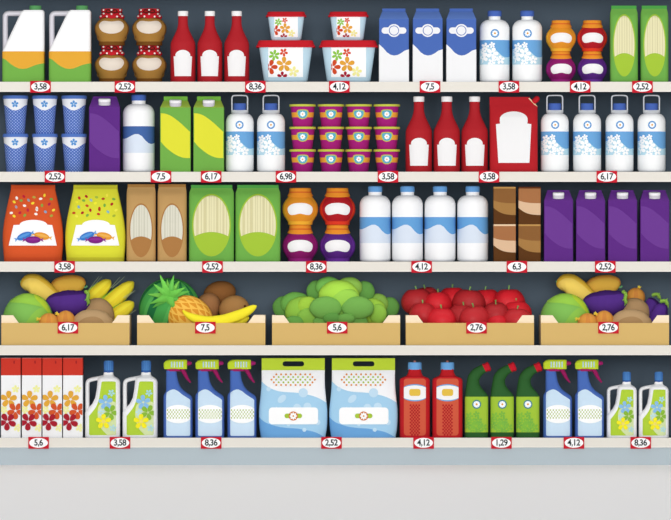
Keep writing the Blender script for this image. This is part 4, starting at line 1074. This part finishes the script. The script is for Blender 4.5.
lettuce(374, 333, 44, [(389.8, 307.6, 10.2, 10.4, 6, 5, '629A48'), (378.4, 304.2, 10.4, 10.6, 2, 6, '86B34C'), (373, 311.4, 13.6, 13, -6, 8, '9FCE48'), (378, 314, 9, 10, -12, 4, '93C64C')],
        'light green lettuce on the right side of its crate')

# apples
def apple_mesh(col, hl=None):
    m = MB(); pr = []
    for i in range(22):
        t = PI * i / 21
        rad = math.sin(t) * (1 + .07 * math.sin(t) + .04 * math.cos(t)); z = -math.cos(t) * .94
        if t > 2.5: z -= .26 * ((t - 2.5) / .64) ** 1.5
        if t < .5: z += .1 * (1 - t / .5)
        pr.append((rad, z))
    n_ = 26; rows = []; mi = m.mi(col)
    for rad, z in pr:
        rows.append([m.bm.verts.new((13.6 * rad * (1 + .02 * math.cos(5 * a)) * math.cos(a), 12 * rad * math.sin(a), 14 + 13.6 * z)) for a in [2 * PI * i / n_ for i in range(n_)]])
    for A, B_ in zip(rows, rows[1:]):
        for i in range(n_):
            m.bm.faces.new((A[i], A[(i + 1) % n_], B_[(i + 1) % n_], B_[i])).material_index = mi
    bmesh.ops.remove_doubles(m.bm, verts=m.bm.verts, dist=.02)
    bmesh.ops.recalc_face_normals(m.bm, faces=m.bm.faces[:])
    return m
AP = {}
for c in ('AE272C', 'D2222D', 'BE292F'):
    r = root('apple', 'apple', group='red apples in the crate'); apple_mesh(mat(c, .5, .2)).build('apple_body', r, 60)
    m = MB(); sweep(m, catmull([(0, 0, 23), (.3, 0, 25.4), (-.4, 0, 28)], 4), [.75, .7, .65, .6, .6, .6, .65, .75, .9], '7FA860', 7); m.build('stem', r)
    AP[c] = r
D_, B_r, M_ = 'AE272C', 'D2222D', 'BE292F'
apples = [  # stem x, stem y, depth, skin, size, label
    (417, 287.5, 48, D_, 1.0, 'dark red apple at the top left end of the pile'),
    (427, 286, 64, D_, 1.0, 'dark red apple rearmost behind the top left one'),
    (437, 290.5, 44, B_r, 1.0, 'bright red apple in back row, second stem from left'),
    (452.6, 286, 60, B_r, 1.05, 'bright red apple with upright stem, left of pile centre'),
    (466.5, 288, 46, D_, 1.08, 'dark red apple in back row at the pile centre'),
    (487, 288, 60, B_r, 1.0, 'bright red apple in back row, right of pile centre'),
    (509, 287.4, 50, B_r, 1.12, 'large bright red apple, topmost at the right'),
    (421.5, 301.6, 24, M_, 1.0, 'red apple at front left beside the crate corner'),
    (439.5, 306.4, 17, B_r, 1.05, 'bright red apple at the front, left of pile centre'),
    (460, 303.4, 28, D_, 1.0, 'dark red apple in front row left of the price tag'),
    (475.5, 304.4, 18, M_, 1.05, 'red apple in front row right above the price tag'),
    (495.6, 301, 27, D_, 1.0, 'dark red apple in front row below the big bright one'),
    (496, 313.2, 16, B_r, .8, 'low bright red apple showing only its top'),
    (515.5, 307.2, 16.5, M_, 1.0, 'red apple at front right beside the crate corner'),
    (517, 300, 36, B_r, .95, 'bright red apple at the far right edge of pile')]
seen = set()
for i, (sx, sy, yy, c, k, lab) in enumerate(apples):
    o = AP[c] if c not in seen else dup(AP[c]); seen.add(c)
    k *= 1.12 if yy > 30 else 1.07; o.scale = (k,) * 3; o.location = (X(sx + 1.5), (CRY + yy) * S, Z(sy - .6 + 27.2 * k)); o['label'] = lab
    o.rotation_euler = (0, math.radians((-12, -25, 2, 6, -16, 10, 3, -4, 2, 14, -28, -34, 6, -8, 10)[i]) * .35, i * .7)

clean_flags()
# ================================================================== light and camera
W = bpy.data.worlds.new('shop_light'); SC.world = W; W.use_nodes = True
W.node_tree.nodes['Background'].inputs[0].default_value = (1, 1, 1, 1)
W.node_tree.nodes['Background'].inputs[1].default_value = 0.37
sun = bpy.data.lights.new('front_fill_sun', 'SUN'); sun.energy = 1.95; sun.angle = math.radians(26)  # added broad frontal sun, lifts the shade inside the shelves
so = bpy.data.objects.new('front_fill_sun', sun); COL.objects.link(so); so.rotation_euler = (math.radians(90 - 4), 0, 0); so.location = (0, -6, 3)
al = bpy.data.lights.new('added_floor_fill', 'AREA'); al.shape = 'RECTANGLE'; al.size = 10; al.size_y = 10; al.energy = 125; al.spread = math.radians(80)  # added overhead area light to brighten the floor, no fixture behind it
ao = bpy.data.objects.new('added_floor_fill', al); COL.objects.link(ao); ao.location = (0, -4.6, 3.4)
veg_fill = bpy.data.lights.new('added_produce_fill', 'AREA'); veg_fill.shape = 'RECTANGLE'; veg_fill.size = 2.9; veg_fill.size_y = 0.012; veg_fill.energy = 0.95; veg_fill.color = (1, .98, .95)  # added unseen strip under the shelf, brightens the vegetables
lo_ = bpy.data.objects.new('added_produce_fill', veg_fill); COL.objects.link(lo_); lo_.location = (0, 0.012, Z(273.5)); lo_.rotation_euler = (math.radians(48), 0, 0)
cam = bpy.data.cameras.new('camera'); co_ = bpy.data.objects.new('camera', cam); COL.objects.link(co_)
DIST = 30.0
cam.sensor_fit = 'HORIZONTAL'; cam.sensor_width = 36; cam.lens = 36 * DIST / (671 * S); cam.clip_end = 200
co_.location = (0, -DIST, Z(260)); co_.rotation_euler = (PI / 2, 0, 0)
SC.camera = co_
vs_ = SC.view_settings
vs_.view_transform = 'Standard'; vs_.look = 'None'; vs_.gamma = 1; vs_.use_curve_mapping = False; vs_.exposure = 0.0
